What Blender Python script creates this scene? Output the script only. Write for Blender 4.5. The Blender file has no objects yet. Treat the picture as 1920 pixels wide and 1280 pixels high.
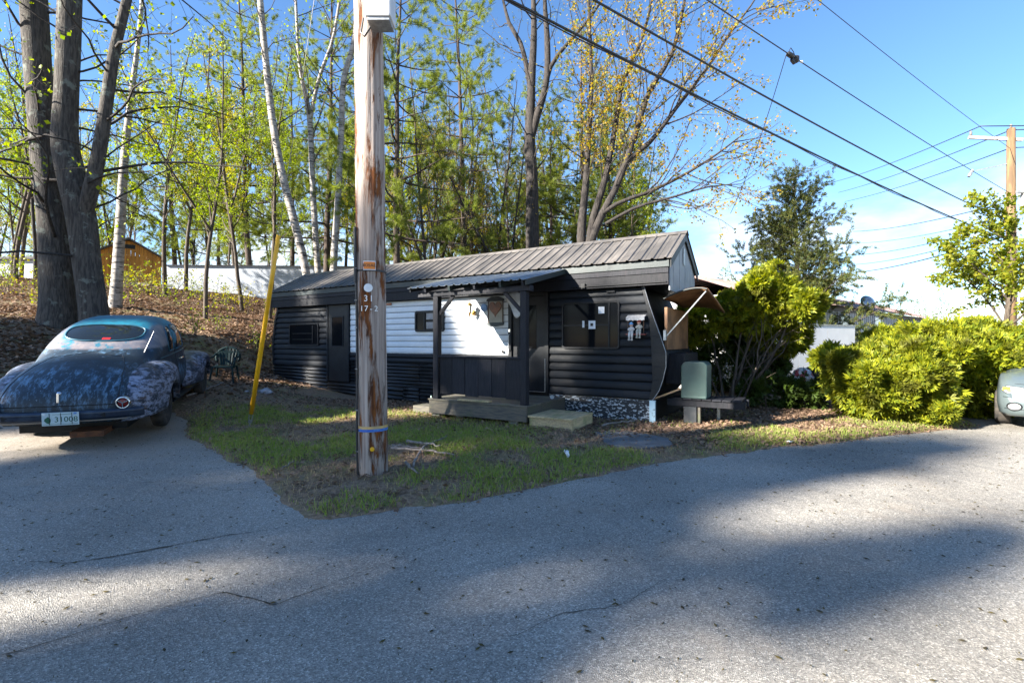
import bpy, bmesh, math, random
import numpy as np
from mathutils import Vector, Matrix
from mathutils.bvhtree import BVHTree

scene = bpy.context.scene
col = scene.collection
R = math.radians

# ---------------------------------------------------------------- camera
CAM_H = 1.5
F = 907.0                                   # focal length in pixels of a 1920 px wide picture
cam_d = bpy.data.cameras.new('camera')
cam_d.sensor_width = 36.0
cam_d.lens = 36.0 * F / 1920.0
cam_d.clip_start = 0.05
cam_d.clip_end = 3000.0
cam = bpy.data.objects.new('camera', cam_d)
cam.location = (0, 0, CAM_H)
cam.rotation_euler = (R(90), 0, 0)
col.objects.link(cam)
scene.camera = cam

# ---------------------------------------------------------------- light
SUN_E = R(27.0)
SUN_H = (-0.894, -0.447)                    # horizontal direction towards the sun
sun_dir = Vector((SUN_H[0] * math.cos(SUN_E), SUN_H[1] * math.cos(SUN_E), math.sin(SUN_E)))
world = bpy.data.worlds.new('World')
scene.world = world
world.use_nodes = True
nt = world.node_tree
for n in list(nt.nodes):
    nt.nodes.remove(n)
def N(t, typ, **kw):
    n = t.nodes.new(typ)
    for k, v in kw.items():
        setattr(n, k, v)
    return n
wo = N(nt, 'ShaderNodeOutputWorld')
bg = N(nt, 'ShaderNodeBackground')
bg.inputs['Strength'].default_value = 0.063
sky = N(nt, 'ShaderNodeTexSky', sky_type='NISHITA', sun_disc=False)
sky.sun_elevation = SUN_E
sky.sun_rotation = math.atan2(sun_dir.x, sun_dir.y)
sky.air_density = 1.0
sky.dust_density = 0.3
sky.ozone_density = 4.0
sky.altitude = 600
tc = N(nt, 'ShaderNodeTexCoord')
sep = N(nt, 'ShaderNodeSeparateXYZ')
nt.links.new(tc.outputs['Generated'], sep.inputs[0])
addz = N(nt, 'ShaderNodeMath', operation='ADD'); addz.inputs[1].default_value = 0.22
nt.links.new(sep.outputs['Z'], addz.inputs[0])
dx = N(nt, 'ShaderNodeMath', operation='DIVIDE'); dy = N(nt, 'ShaderNodeMath', operation='DIVIDE')
nt.links.new(sep.outputs['X'], dx.inputs[0]); nt.links.new(addz.outputs[0], dx.inputs[1])
nt.links.new(sep.outputs['Y'], dy.inputs[0]); nt.links.new(addz.outputs[0], dy.inputs[1])
cmb = N(nt, 'ShaderNodeCombineXYZ')
nt.links.new(dx.outputs[0], cmb.inputs[0]); nt.links.new(dy.outputs[0], cmb.inputs[1])
nz = N(nt, 'ShaderNodeTexNoise'); nz.inputs['Scale'].default_value = 1.1; nz.inputs['Detail'].default_value = 9; nz.inputs['Roughness'].default_value = 0.58
nt.links.new(cmb.outputs[0], nz.inputs['Vector'])
cr = N(nt, 'ShaderNodeMapRange'); cr.interpolation_type = 'SMOOTHSTEP'
cr.inputs['From Min'].default_value = 0.42; cr.inputs['From Max'].default_value = 0.68
nt.links.new(nz.outputs[0], cr.inputs['Value'])
low = N(nt, 'ShaderNodeMapRange'); low.interpolation_type = 'SMOOTHSTEP'   # the clouds of this day lie low over the horizon
low.inputs['From Min'].default_value = 0.08; low.inputs['From Max'].default_value = 0.42
low.inputs['To Min'].default_value = 1.0; low.inputs['To Max'].default_value = 0.0
nt.links.new(sep.outputs['Z'], low.inputs['Value'])
mul = N(nt, 'ShaderNodeMath', operation='MULTIPLY')
nt.links.new(cr.outputs[0], mul.inputs[0]); nt.links.new(low.outputs[0], mul.inputs[1])
mx = N(nt, 'ShaderNodeMix', data_type='RGBA')
nt.links.new(mul.outputs[0], mx.inputs[0])
shs = N(nt, 'ShaderNodeHueSaturation'); shs.inputs['Saturation'].default_value = 1.08
nt.links.new(sky.outputs[0], shs.inputs['Color']); nt.links.new(shs.outputs[0], mx.inputs[6])
mx.inputs[7].default_value = (4.7, 4.9, 5.1, 1)
nt.links.new(mx.outputs[2], bg.inputs['Color'])
nt.links.new(bg.outputs[0], wo.inputs[0])

sl = bpy.data.lights.new('sun', 'SUN')
sl.energy = 5.0
sl.angle = R(0.53)
sl.color = (1.0, 0.93, 0.82)
sun = bpy.data.objects.new('sun', sl)
sun.rotation_euler = (-sun_dir).to_track_quat('-Z', 'Y').to_euler()
sun.location = (-20, -10, 15)
col.objects.link(sun)

vs = scene.view_settings
vs.view_transform = 'Standard'
vs.look = 'None'
vs.exposure = 2.42
vs.gamma = 1.0
vs.use_curve_mapping = False
scene.cycles.use_denoising = True
scene.cycles.max_bounces = 6
scene.cycles.diffuse_bounces = 3
scene.cycles.glossy_bounces = 3
scene.cycles.transmission_bounces = 4
scene.cycles.transparent_max_bounces = 8
scene.cycles.caustics_reflective = False
scene.cycles.caustics_refractive = False

# ---------------------------------------------------------------- helpers
def W(px, py, d):
    return np.array([(px - 960) / F * d, d, CAM_H + (640 - py) / F * d])

def sstep(a, b, x):
    t = np.clip((np.asarray(x, float) - a) / (b - a), 0, 1)
    return t * t * (3 - 2 * t)

def wob(x, y, s=1.0, seed=0.0):
    x = np.asarray(x) * s; y = np.asarray(y) * s
    return (np.sin(1.31 * x + 0.7 * y + seed) + np.sin(-0.83 * x + 1.57 * y + 1.3 + seed * 1.7)
            + 0.6 * np.sin(2.9 * x - 1.1 * y + 2.1 + seed) + 0.6 * np.sin(1.7 * x + 3.3 * y + 0.4 + seed * .6)
            + 0.35 * np.sin(5.3 * x + 4.1 * y + seed) + 0.35 * np.sin(-6.1 * x + 3.7 * y + 2 + seed)) / 3.0

def mesh_np(name, verts, faces, smooth=False, mats=None):
    """verts (N,3); faces = list of int arrays (M,k)."""
    me = bpy.data.meshes.new(name)
    verts = np.ascontiguousarray(verts, np.float32)
    if not isinstance(faces, list):
        faces = [faces]
    faces = [np.asarray(f, np.int32) for f in faces if len(f)]
    nl = sum(f.size for f in faces); nf = sum(len(f) for f in faces)
    me.vertices.add(len(verts)); me.vertices.foreach_set('co', verts.ravel())
    me.loops.add(nl); me.polygons.add(nf)
    me.loops.foreach_set('vertex_index', np.concatenate([f.ravel() for f in faces]))
    st = []; o = 0
    for f in faces:
        st.append(o + np.arange(len(f)) * f.shape[1]); o += f.size
    me.polygons.foreach_set('loop_start', np.concatenate(st).astype(np.int32))
    if smooth:
        me.polygons.foreach_set('use_smooth', np.ones(nf, bool))
    me.update(calc_edges=True)
    return me

def put(name, me, mat=None, parent=None, loc=None, rot=None):
    o = bpy.data.objects.new(name, me)
    if mat is not None and me is not None:
        if not me.materials:
            for m in (mat if isinstance(mat, (list, tuple)) else [mat]):
                me.materials.append(m)
    col.objects.link(o)
    if parent is not None:
        o.parent = parent
    if loc is not None:
        o.location = loc
    if rot is not None:
        o.rotation_euler = rot
    return o

def tag(o, label=None, cat=None, group=None, kind=None):
    if label: o['label'] = label
    if cat: o['category'] = cat
    if group: o['group'] = group
    if kind: o['kind'] = kind
    return o

def empty(name, loc=(0, 0, 0), rz=0.0, label=None, cat=None, group=None):
    o = bpy.data.objects.new(name, None)
    o.empty_display_size = 0.2
    col.objects.link(o)
    o.location = loc; o.rotation_euler = (0, 0, rz)
    return tag(o, label, cat, group)

def copy_tree(o, parent=None):
    c = o.copy(); col.objects.link(c); c.parent = parent
    for ch in list(o.children):
        copy_tree(ch, c)
    return c

def frames(pts):
    pts = np.asarray(pts, float)
    t = np.gradient(pts, axis=0)
    t /= np.linalg.norm(t, axis=1, keepdims=True) + 1e-9
    mean = t.mean(0)
    ref = np.array([1., 0, 0]) if abs(mean[0]) < 0.6 else np.array([0, 1., 0])
    a = np.cross(t, ref); a /= np.linalg.norm(a, axis=1, keepdims=True) + 1e-9
    b = np.cross(t, a)
    return t, a, b

def tube_np(pts, radii, n=6, cap=True):
    pts = np.asarray(pts, float); k = len(pts)
    radii = np.broadcast_to(np.asarray(radii, float), (k,))
    t, a, b = frames(pts)
    an = np.arange(n) * 2 * math.pi / n
    v = pts[:, None, :] + radii[:, None, None] * (np.cos(an)[None, :, None] * a[:, None, :] + np.sin(an)[None, :, None] * b[:, None, :])
    v = v.reshape(-1, 3)
    i = np.arange(k - 1)[:, None] * n; j = np.arange(n)[None, :]; j2 = (j + 1) % n
    f = np.stack([i + j, i + n + j, i + n + j2, i + j2], -1).reshape(-1, 4)
    return v, f

class MB:
    """collects shapes into one mesh"""
    def __init__(s):
        s.v = []; s.f = []; s.n = 0
    def add(s, v, fs):
        s.v.append(np.asarray(v, float)); 
        for f in fs:
            s.f.append([i + s.n for i in f])
        s.n += len(v); return s
    def box(s, x0, x1, y0, y1, z0, z1):
        v = [(x0, y0, z0), (x1, y0, z0), (x1, y1, z0), (x0, y1, z0), (x0, y0, z1), (x1, y0, z1), (x1, y1, z1), (x0, y1, z1)]
        return s.add(v, [(0, 3, 2, 1), (4, 5, 6, 7), (0, 1, 5, 4), (1, 2, 6, 5), (2, 3, 7, 6), (3, 0, 4, 7)])
    def obox(s, c, size, rot):
        h = np.array(size) / 2
        v = np.array([(sx * h[0], sy * h[1], sz * h[2]) for sz in (-1, 1) for sx, sy in ((-1, -1), (1, -1), (1, 1), (-1, 1))])
        M = np.array(rot) if not isinstance(rot, Matrix) else np.array(rot.to_3x3())
        v = v @ M.T + np.array(c)
        return s.add(v, [(0, 3, 2, 1), (4, 5, 6, 7), (0, 1, 5, 4), (1, 2, 6, 5), (2, 3, 7, 6), (3, 0, 4, 7)])
    def bar(s, p, q, w, h):
        p = Vector(p); q = Vector(q); d = q - p
        rot = d.to_track_quat('X', 'Z').to_matrix()
        return s.obox((p + q) / 2, (d.length, w, h), rot)
    def tube(s, pts, r, n=8):
        v, f = tube_np(pts, r, n)
        k = len(pts)
        fs = f.tolist() + [list(range(n))[::-1], list(range((k - 1) * n, k * n))]
        return s.add(v, fs)
    def lathe(s, prof, n=16, M=None, cap=True):
        """prof: [(r,z)] about local z"""
        an = np.arange(n) * 2 * math.pi / n
        v = np.array([(r * math.cos(a), r * math.sin(a), z) for r, z in prof for a in an])
        if M is not None:
            v = v @ np.array(M.to_3x3()).T + np.array(M.translation)
        fs = []
        for i in range(len(prof) - 1):
            for j in range(n):
                fs.append((i * n + j, i * n + (j + 1) % n, (i + 1) * n + (j + 1) % n, (i + 1) * n + j))
        if prof[0][0] > 1e-4: fs.append(tuple(range(n))[::-1])
        if cap and prof[-1][0] > 1e-4: fs.append(tuple(range((len(prof) - 1) * n, len(prof) * n)))
        return s.add(v, fs)
    def prism(s, poly, y0, y1):
        """poly [(x,z)] extruded along y"""
        n = len(poly)
        v = [(x, y0, z) for x, z in poly] + [(x, y1, z) for x, z in poly]
        fs = [tuple(range(n)), tuple(range(n, 2 * n))[::-1]]
        for i in range(n):
            j = (i + 1) % n
            fs.append((i, i + n, j + n, j))
        return s.add(v, fs)
    def grid(s, P, closed=False):
        P = np.asarray(P, float); a, b = P.shape[:2]
        fs = []
        for i in range(a - 1):
            for j in range(b if closed else b - 1):
                j2 = (j + 1) % b
                fs.append((i * b + j, i * b + j2, (i + 1) * b + j2, (i + 1) * b + j))
        return s.add(P.reshape(-1, 3), fs)
    def mesh(s, name, smooth=False):
        me = bpy.data.meshes.new(name)
        me.from_pydata(np.concatenate(s.v).tolist(), [], s.f)
        bm = bmesh.new(); bm.from_mesh(me)
        bmesh.ops.recalc_face_normals(bm, faces=bm.faces)
        bm.to_mesh(me); bm.free()
        if smooth:
            me.polygons.foreach_set('use_smooth', np.ones(len(me.polygons), bool))
        me.update()
        return me
    def build(s, name, mat, parent=None, smooth=False, bevel=0.0, loc=None, rot=None):
        o = put(name, s.mesh(name, smooth), mat, parent, loc, rot)
        if bevel:
            m = o.modifiers.new('bevel', 'BEVEL'); m.width = bevel; m.segments = 2; m.limit_method = 'ANGLE'
            m.harden_normals = False
        return o

def text_mesh(s, size, name='lettering'):
    cu = bpy.data.curves.new(name, 'FONT'); cu.body = s; cu.size = size; cu.align_x = 'CENTER'; cu.align_y = 'CENTER'; cu.extrude = 0.001
    o = bpy.data.objects.new(name, cu); col.objects.link(o)
    dg = bpy.context.evaluated_depsgraph_get(); dg.update()
    me = bpy.data.meshes.new_from_object(o.evaluated_get(dg))
    bpy.data.objects.remove(o); 
    me.name = name
    return me

# ---------------------------------------------------------------- materials
MATS = {}
def mat(name, c1, c2=None, scale=6.0, lo=0.4, hi=0.6, rough=0.7, metal=0.0, bump=0.0, bscale=None, bdist=0.01, stretch=(1, 1, 1),
        c3=None, scale3=2.0, lo3=0.55, hi3=0.7, stretch3=(1, 1, 1), coord='Object', spec=0.5, detail=6.0, rough2=None, coat=0.0, vary=0.0, rand=0.0, weave=None, boff=0.0):
    if name in MATS: return MATS[name]
    m = bpy.data.materials.new(name); m.use_nodes = True
    t = m.node_tree; b = t.nodes['Principled BSDF']
    b.inputs['Roughness'].default_value = rough; b.inputs['Metallic'].default_value = metal
    b.inputs['Specular IOR Level'].default_value = spec
    b.inputs['Coat Weight'].default_value = coat
    tcn = N(t, 'ShaderNodeTexCoord')
    vec = tcn.outputs[coord]
    oi = None
    if rand or vary:
        oi = N(t, 'ShaderNodeObjectInfo')
        ad = N(t, 'ShaderNodeVectorMath', operation='ADD')
        sc = N(t, 'ShaderNodeMath', operation='MULTIPLY'); sc.inputs[1].default_value = 37.0
        t.links.new(oi.outputs['Random'], sc.inputs[0]); t.links.new(vec, ad.inputs[0]); t.links.new(sc.outputs[0], ad.inputs[1])
        vec = ad.outputs[0]
    def noise(sc_, st, det=detail):
        mp = N(t, 'ShaderNodeMapping'); mp.inputs['Scale'].default_value = st
        t.links.new(vec, mp.inputs[0])
        n = N(t, 'ShaderNodeTexNoise'); n.inputs['Scale'].default_value = sc_; n.inputs['Detail'].default_value = det; n.inputs['Roughness'].default_value = 0.62
        t.links.new(mp.outputs[0], n.inputs['Vector']); return n.outputs[0]
    def ramp(v, a, b_):
        r = N(t, 'ShaderNodeMapRange'); r.inputs['From Min'].default_value = a; r.inputs['From Max'].default_value = b_
        t.links.new(v, r.inputs['Value']); return r.outputs[0]
    def mix(f, a, b_):
        x = N(t, 'ShaderNodeMix', data_type='RGBA')
        t.links.new(f, x.inputs[0])
        for s_, i in ((a, 6), (b_, 7)):
            if isinstance(s_, (tuple, list)): x.inputs[i].default_value = (*s_[:3], 1)
            else: t.links.new(s_, x.inputs[i])
        return x.outputs[2]
    c = None
    n1 = None
    if c2 is not None:
        n1 = ramp(noise(scale, stretch), lo, hi)
        c = mix(n1, c1, c2)
        if rough2 is not None:
            rr = N(t, 'ShaderNodeMapRange'); rr.inputs['To Min'].default_value = rough; rr.inputs['To Max'].default_value = rough2
            t.links.new(n1, rr.inputs['Value']); t.links.new(rr.outputs[0], b.inputs['Roughness'])
    else:
        b.inputs['Base Color'].default_value = (*c1, 1)
    if c3 is not None:
        c = mix(ramp(noise(scale3, stretch3), lo3, hi3), c if c is not None else c1, c3)
    if vary:
        hs = N(t, 'ShaderNodeHueSaturation')
        mr = N(t, 'ShaderNodeMapRange'); mr.inputs['To Min'].default_value = 1 - vary; mr.inputs['To Max'].default_value = 1 + vary
        t.links.new(oi.outputs['Random'], mr.inputs['Value']); t.links.new(mr.outputs[0], hs.inputs['Value'])
        if c is not None: t.links.new(c, hs.inputs['Color'])
        else: hs.inputs['Color'].default_value = (*c1, 1)
        c = hs.outputs[0]
    if c is not None: t.links.new(c, b.inputs['Base Color'])
    if bump:
        bn = N(t, 'ShaderNodeBump'); bn.inputs['Strength'].default_value = bump; bn.inputs['Distance'].default_value = bdist
        t.links.new(noise(bscale or scale * 4, stretch), bn.inputs['Height']); t.links.new(bn.outputs[0], b.inputs['Normal'])
    MATS[name] = m
    return m

def leafmat(name, ca, cb, trans=0.45, rough=0.55, patch=None):
    if name in MATS: return MATS[name]
    m = bpy.data.materials.new(name); m.use_nodes = True
    t = m.node_tree; b = t.nodes['Principled BSDF']; out = t.nodes['Material Output']
    g = N(t, 'ShaderNodeNewGeometry')
    x = N(t, 'ShaderNodeMix', data_type='RGBA'); x.inputs[6].default_value = (*ca, 1); x.inputs[7].default_value = (*cb, 1)
    t.links.new(g.outputs['Random Per Island'], x.inputs[0])
    if patch:
        tcn = N(t, 'ShaderNodeTexCoord'); nn = N(t, 'ShaderNodeTexNoise'); nn.inputs['Scale'].default_value = patch[1]; nn.inputs['Detail'].default_value = 4; t.links.new(tcn.outputs['Object'], nn.inputs['Vector'])
        mr = N(t, 'ShaderNodeMapRange'); mr.inputs['From Min'].default_value = .48; mr.inputs['From Max'].default_value = .66; mr.inputs['To Max'].default_value = .85; t.links.new(nn.outputs[0], mr.inputs['Value'])
        x2 = N(t, 'ShaderNodeMix', data_type='RGBA'); t.links.new(mr.outputs[0], x2.inputs[0]); t.links.new(x.outputs[2], x2.inputs[6]); x2.inputs[7].default_value = (*patch[0], 1); x = x2
    t.links.new(x.outputs[2], b.inputs['Base Color'])
    b.inputs['Roughness'].default_value = rough; b.inputs['Specular IOR Level'].default_value = 0.3
    tr = N(t, 'ShaderNodeBsdfTranslucent')
    hs = N(t, 'ShaderNodeHueSaturation'); hs.inputs['Saturation'].default_value = 1.15; hs.inputs['Value'].default_value = 1.5
    t.links.new(x.outputs[2], hs.inputs['Color']); t.links.new(hs.outputs[0], tr.inputs['Color'])
    mxs = N(t, 'ShaderNodeMixShader'); mxs.inputs[0].default_value = trans
    t.links.new(b.outputs[0], mxs.inputs[1]); t.links.new(tr.outputs[0], mxs.inputs[2]); t.links.new(mxs.outputs[0], out.inputs[0])
    MATS[name] = m
    return m

def glassmat(name, tint=(0.006, 0.007, 0.009), rough=0.06):
    return mat(name, tint, rough=rough, spec=0.07)

M_black = mat('black_paint_siding', (0.005, 0.007, 0.010), (0.010, 0.013, 0.018), scale=3, spec=.3, rough=0.55, rough2=0.72, c3=(0.05, 0.06, 0.07), scale3=9, lo3=0.68, hi3=0.78, stretch3=(.5, 1, 2), bump=.25, bscale=40, bdist=.004, vary=.25)
M_blackwood = mat('black_stained_wood', (0.008, 0.010, 0.014), (0.018, 0.018, 0.024), spec=.25, scale=9, stretch=(6, 6, .5), rough=.6, c3=(.04, .03, .035), scale3=3, lo3=.6, hi3=.8, stretch3=(4, 4, .6), bump=.4, bscale=30, vary=.35)
M_trimblack = mat('black_trim', (0.005, 0.006, 0.008), (0.010, 0.012, 0.015), scale=5, rough=.45, spec=.3)
M_white = mat('white_siding', (.68, .71, .74), (.60, .64, .68), scale=2.2, rough=.45, c3=(.45, .46, .46), scale3=3, lo3=.68, hi3=.8, stretch3=(.5, 1, 2.5), vary=.03)
M_gable = mat('grey_white_panel', (.30, .32, .34), (.25, .27, .29), scale=3, rough=.6)
M_green = mat('dark_green_trim', (.014, .026, .028), (.01, .018, .02), scale=7, rough=.5, bump=.15)
M_roof = mat('weathered_metal_roof', (.075, .07, .066), (.165, .15, .136), scale=2.2, lo=.35, hi=.7, rough=.5, rough2=.65, metal=.2, stretch=(1, .35, .35), c3=(.15, .13, .118), scale3=1.6, lo3=.58, hi3=.78, vary=.10, bump=.05)
M_roof2 = mat('porch_metal_roof', (.16, .20, .24), (.28, .32, .36), scale=3, rough=.35, metal=.45, stretch=(2, .4, .4))
M_corr = mat('black_corrugated', (.008, .010, .013), (.05, .052, .056), scale=2.5, lo=.5, hi=.75, rough=.36, rough2=.5, metal=.2, stretch=(.5, 1, 2))
M_peel = mat('peeling_paint_board', (.012, .015, .02), (.42, .46, .49), scale=20, lo=.53, hi=.58, rough=.6, stretch=(.8, 1, 1.6), bump=.4, bscale=9)
M_peel2 = mat('peeling_pale_board', (.45, .62, .70), (.03, .04, .05), scale=14, lo=.6, hi=.66, rough=.6)
M_glass = glassmat('dark_window_glass')
M_deck = mat('weathered_deck_board', (.13, .115, .085), (.07, .065, .06), scale=5, stretch=(1, 8, 8), rough=.8, c3=(.10, .115, .05), scale3=2, lo3=.5, hi3=.75, bump=.5, bscale=20, vary=.25)
M_step = mat('treated_step_board', (.50, .38, .21), (.34, .26, .15), scale=4, stretch=(8, 1, 8), rough=.8, c3=(.14, .17, .06), scale3=3, lo3=.5, hi3=.75, bump=.5, bscale=20, vary=.2)
M_block = mat('concrete_block', (.22, .21, .19), (.12, .12, .11), scale=9, rough=.9, bump=.5)
M_ply = mat('brown_plywood', (.25, .13, .06), (.13, .065, .03), scale=3, stretch=(1, 1, 1), rough=.6, bump=.2)
M_alu = mat('dull_aluminium', (.45, .46, .47), (.3, .31, .32), scale=20, rough=.35, metal=.7)
M_chrome = mat('chrome', (.7, .71, .72), rough=.15, metal=1)
M_brass = mat('brass', (.50, .30, .08), (.35, .2, .05), rough=.3, metal=.8)
M_paper = mat('white_paper', (.75, .76, .77), (.6, .62, .65), scale=8, rough=.8)
M_cloth = mat('grey_cloth', (.6, .6, .6), (.42, .43, .45), scale=6, rough=.9)
M_blue = mat('blue_disc', (.10, .22, .5), (.2, .35, .6), scale=12, rough=.5)
M_orange = mat('orange_plastic', (.7, .2, .02), rough=.4)
M_red = mat('red_plastic', (.45, .02, .02), rough=.3)
M_yellow = mat('yellow_plastic', (.80, .42, .01), (.7, .36, .01), scale=8, rough=.35)
M_galv = mat('galvanised_steel', (.42, .43, .43), (.28, .29, .29), scale=20, rough=.45, metal=.7)
M_cable = mat('black_cable', (.015, .015, .017), rough=.5)
M_wire = mat('bare_wire', (.10, .10, .10), rough=.5)
M_dgreen = mat('green_plastic_cover', (.035, .07, .062), (.028, .055, .05), scale=3, rough=.5, bump=.05)
M_tyre = mat('tyre_rubber', (.018, .017, .016), (.05, .042, .035), scale=9, rough=.85)
M_chair = mat('dark_green_resin', (.004, .018, .02), (.008, .026, .026), scale=8, rough=.6, spec=.2)

# ---------------------------------------------------------------- ground and road
TR_LOC = np.array([2.833, 8.554]); TR_A = math.atan2(-0.519068, 0.854733)
TU = np.array([0.854733, -0.519068]); TB = np.array([0.519068, 0.854733])
def height(x, y):
    x = np.asarray(x, float); y = np.asarray(y, float)
    a = 0.45 * sstep(-3.5, -8, x) * sstep(5.0, 12.5, y)
    t = (y - 11) * 0.6 + (-x - 7.5) * 0.8
    bank = np.interp(t, [0, .7, 2, 5, 16.4, 40, 90], [0, .06, .6, 1.45, 3.7, 4.6, 5.5])
    rx = (x - TR_LOC[0]) * TU[0] + (y - TR_LOC[1]) * TU[1]; ry = (x - TR_LOC[0]) * TB[0] + (y - TR_LOC[1]) * TB[1]
    dxx = np.maximum(np.maximum(-11.9 - rx, rx), 0); dyy = np.maximum(np.maximum(-.3 - ry, ry - 2.4), 0)
    bank = bank * sstep(0.1, 2.2, np.hypot(dxx, dyy)) * sstep(4.0, 8.0, y + 0 * x)
    far = 0.8 * sstep(16, 40, y) * sstep(-6, 8, x) * 0.5
    return a + bank + far

def h1(x, y): return float(height(x, y))

edge_px = [(345, 812), (372, 835), (430, 858), (482, 885), (530, 925), (560, 950), (610, 967), (700, 963), (850, 942), (1000, 916), (1100, 893), (1200, 871), (1300, 856), (1420, 842), (1560, 829), (1700, 812), (1800, 803)]
edge = [((px - 960) * 1360.5 / F / (py - 640), 1360.5 / (py - 640)) for px, py in edge_px]
soil_poly = np.array(edge + [(8.2, 8.5), (9.2, 10.5), (11.5, 15), (16, 30), (30, 300), (-300, 300), (-300, -40), (-60, -30), (-16, -3), (-12.5, 3), (-9.6, 7.6), (-8.2, 8.9), (-6.5, 9.2), (-5.75, 8.6)])
def sdf(x, y):
    """positive inside the soil (outside the asphalt)"""
    P = np.stack([np.ravel(x), np.ravel(y)], 1)
    A = soil_poly; B = np.roll(A, -1, 0)
    dmin = np.full(len(P), 1e9); inside = np.zeros(len(P), bool)
    for a, b in zip(A, B):
        ab = b - a; t = np.clip(((P - a) @ ab) / (ab @ ab), 0, 1)
        dmin = np.minimum(dmin, np.linalg.norm(P - a - t[:, None] * ab, axis=1))
        cond = ((a[1] > P[:, 1]) != (b[1] > P[:, 1]))
        with np.errstate(divide='ignore', invalid='ignore'):
            xi = (b[0] - a[0]) * (P[:, 1] - a[1]) / (b[1] - a[1]) + a[0]
        inside ^= cond & (P[:, 0] < xi)
    d = np.where(inside, dmin, -dmin).reshape(np.shape(x))
    return d + 0.07 * wob(x, y, 2.3, 1.0) + 0.035 * wob(x, y, 7.0, 4.0)

def axis(lo, hi, step, far_lo, far_hi, grow=1.35):
    a = list(np.arange(lo, hi + 1e-6, step)); s = step; v = hi
    while v < far_hi:
        s *= grow; v += s; a.append(v)
    s = step; v = lo; p = []
    while v > far_lo:
        s *= grow; v -= s; p.append(v)
    return np.array(p[::-1] + a)

def sheet(name, xs, ys, zfun, material, lab_kind='structure', keep=None):
    X, Y = np.meshgrid(xs, ys); Z = zfun(X, Y)
    ny, nx = X.shape
    i = np.arange(ny - 1)[:, None] * nx + np.arange(nx - 1)[None, :]
    f = np.stack([i, i + 1, i + nx + 1, i + nx], -1).reshape(-1, 4)
    if keep is not None:
        k = keep(X, Y).ravel()
        f = f[k[f].any(1)]
    me = mesh_np(name, np.stack([X, Y, Z], -1).reshape(-1, 3), f, smooth=True)
    return tag(put(name, me, material), kind=lab_kind)

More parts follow.
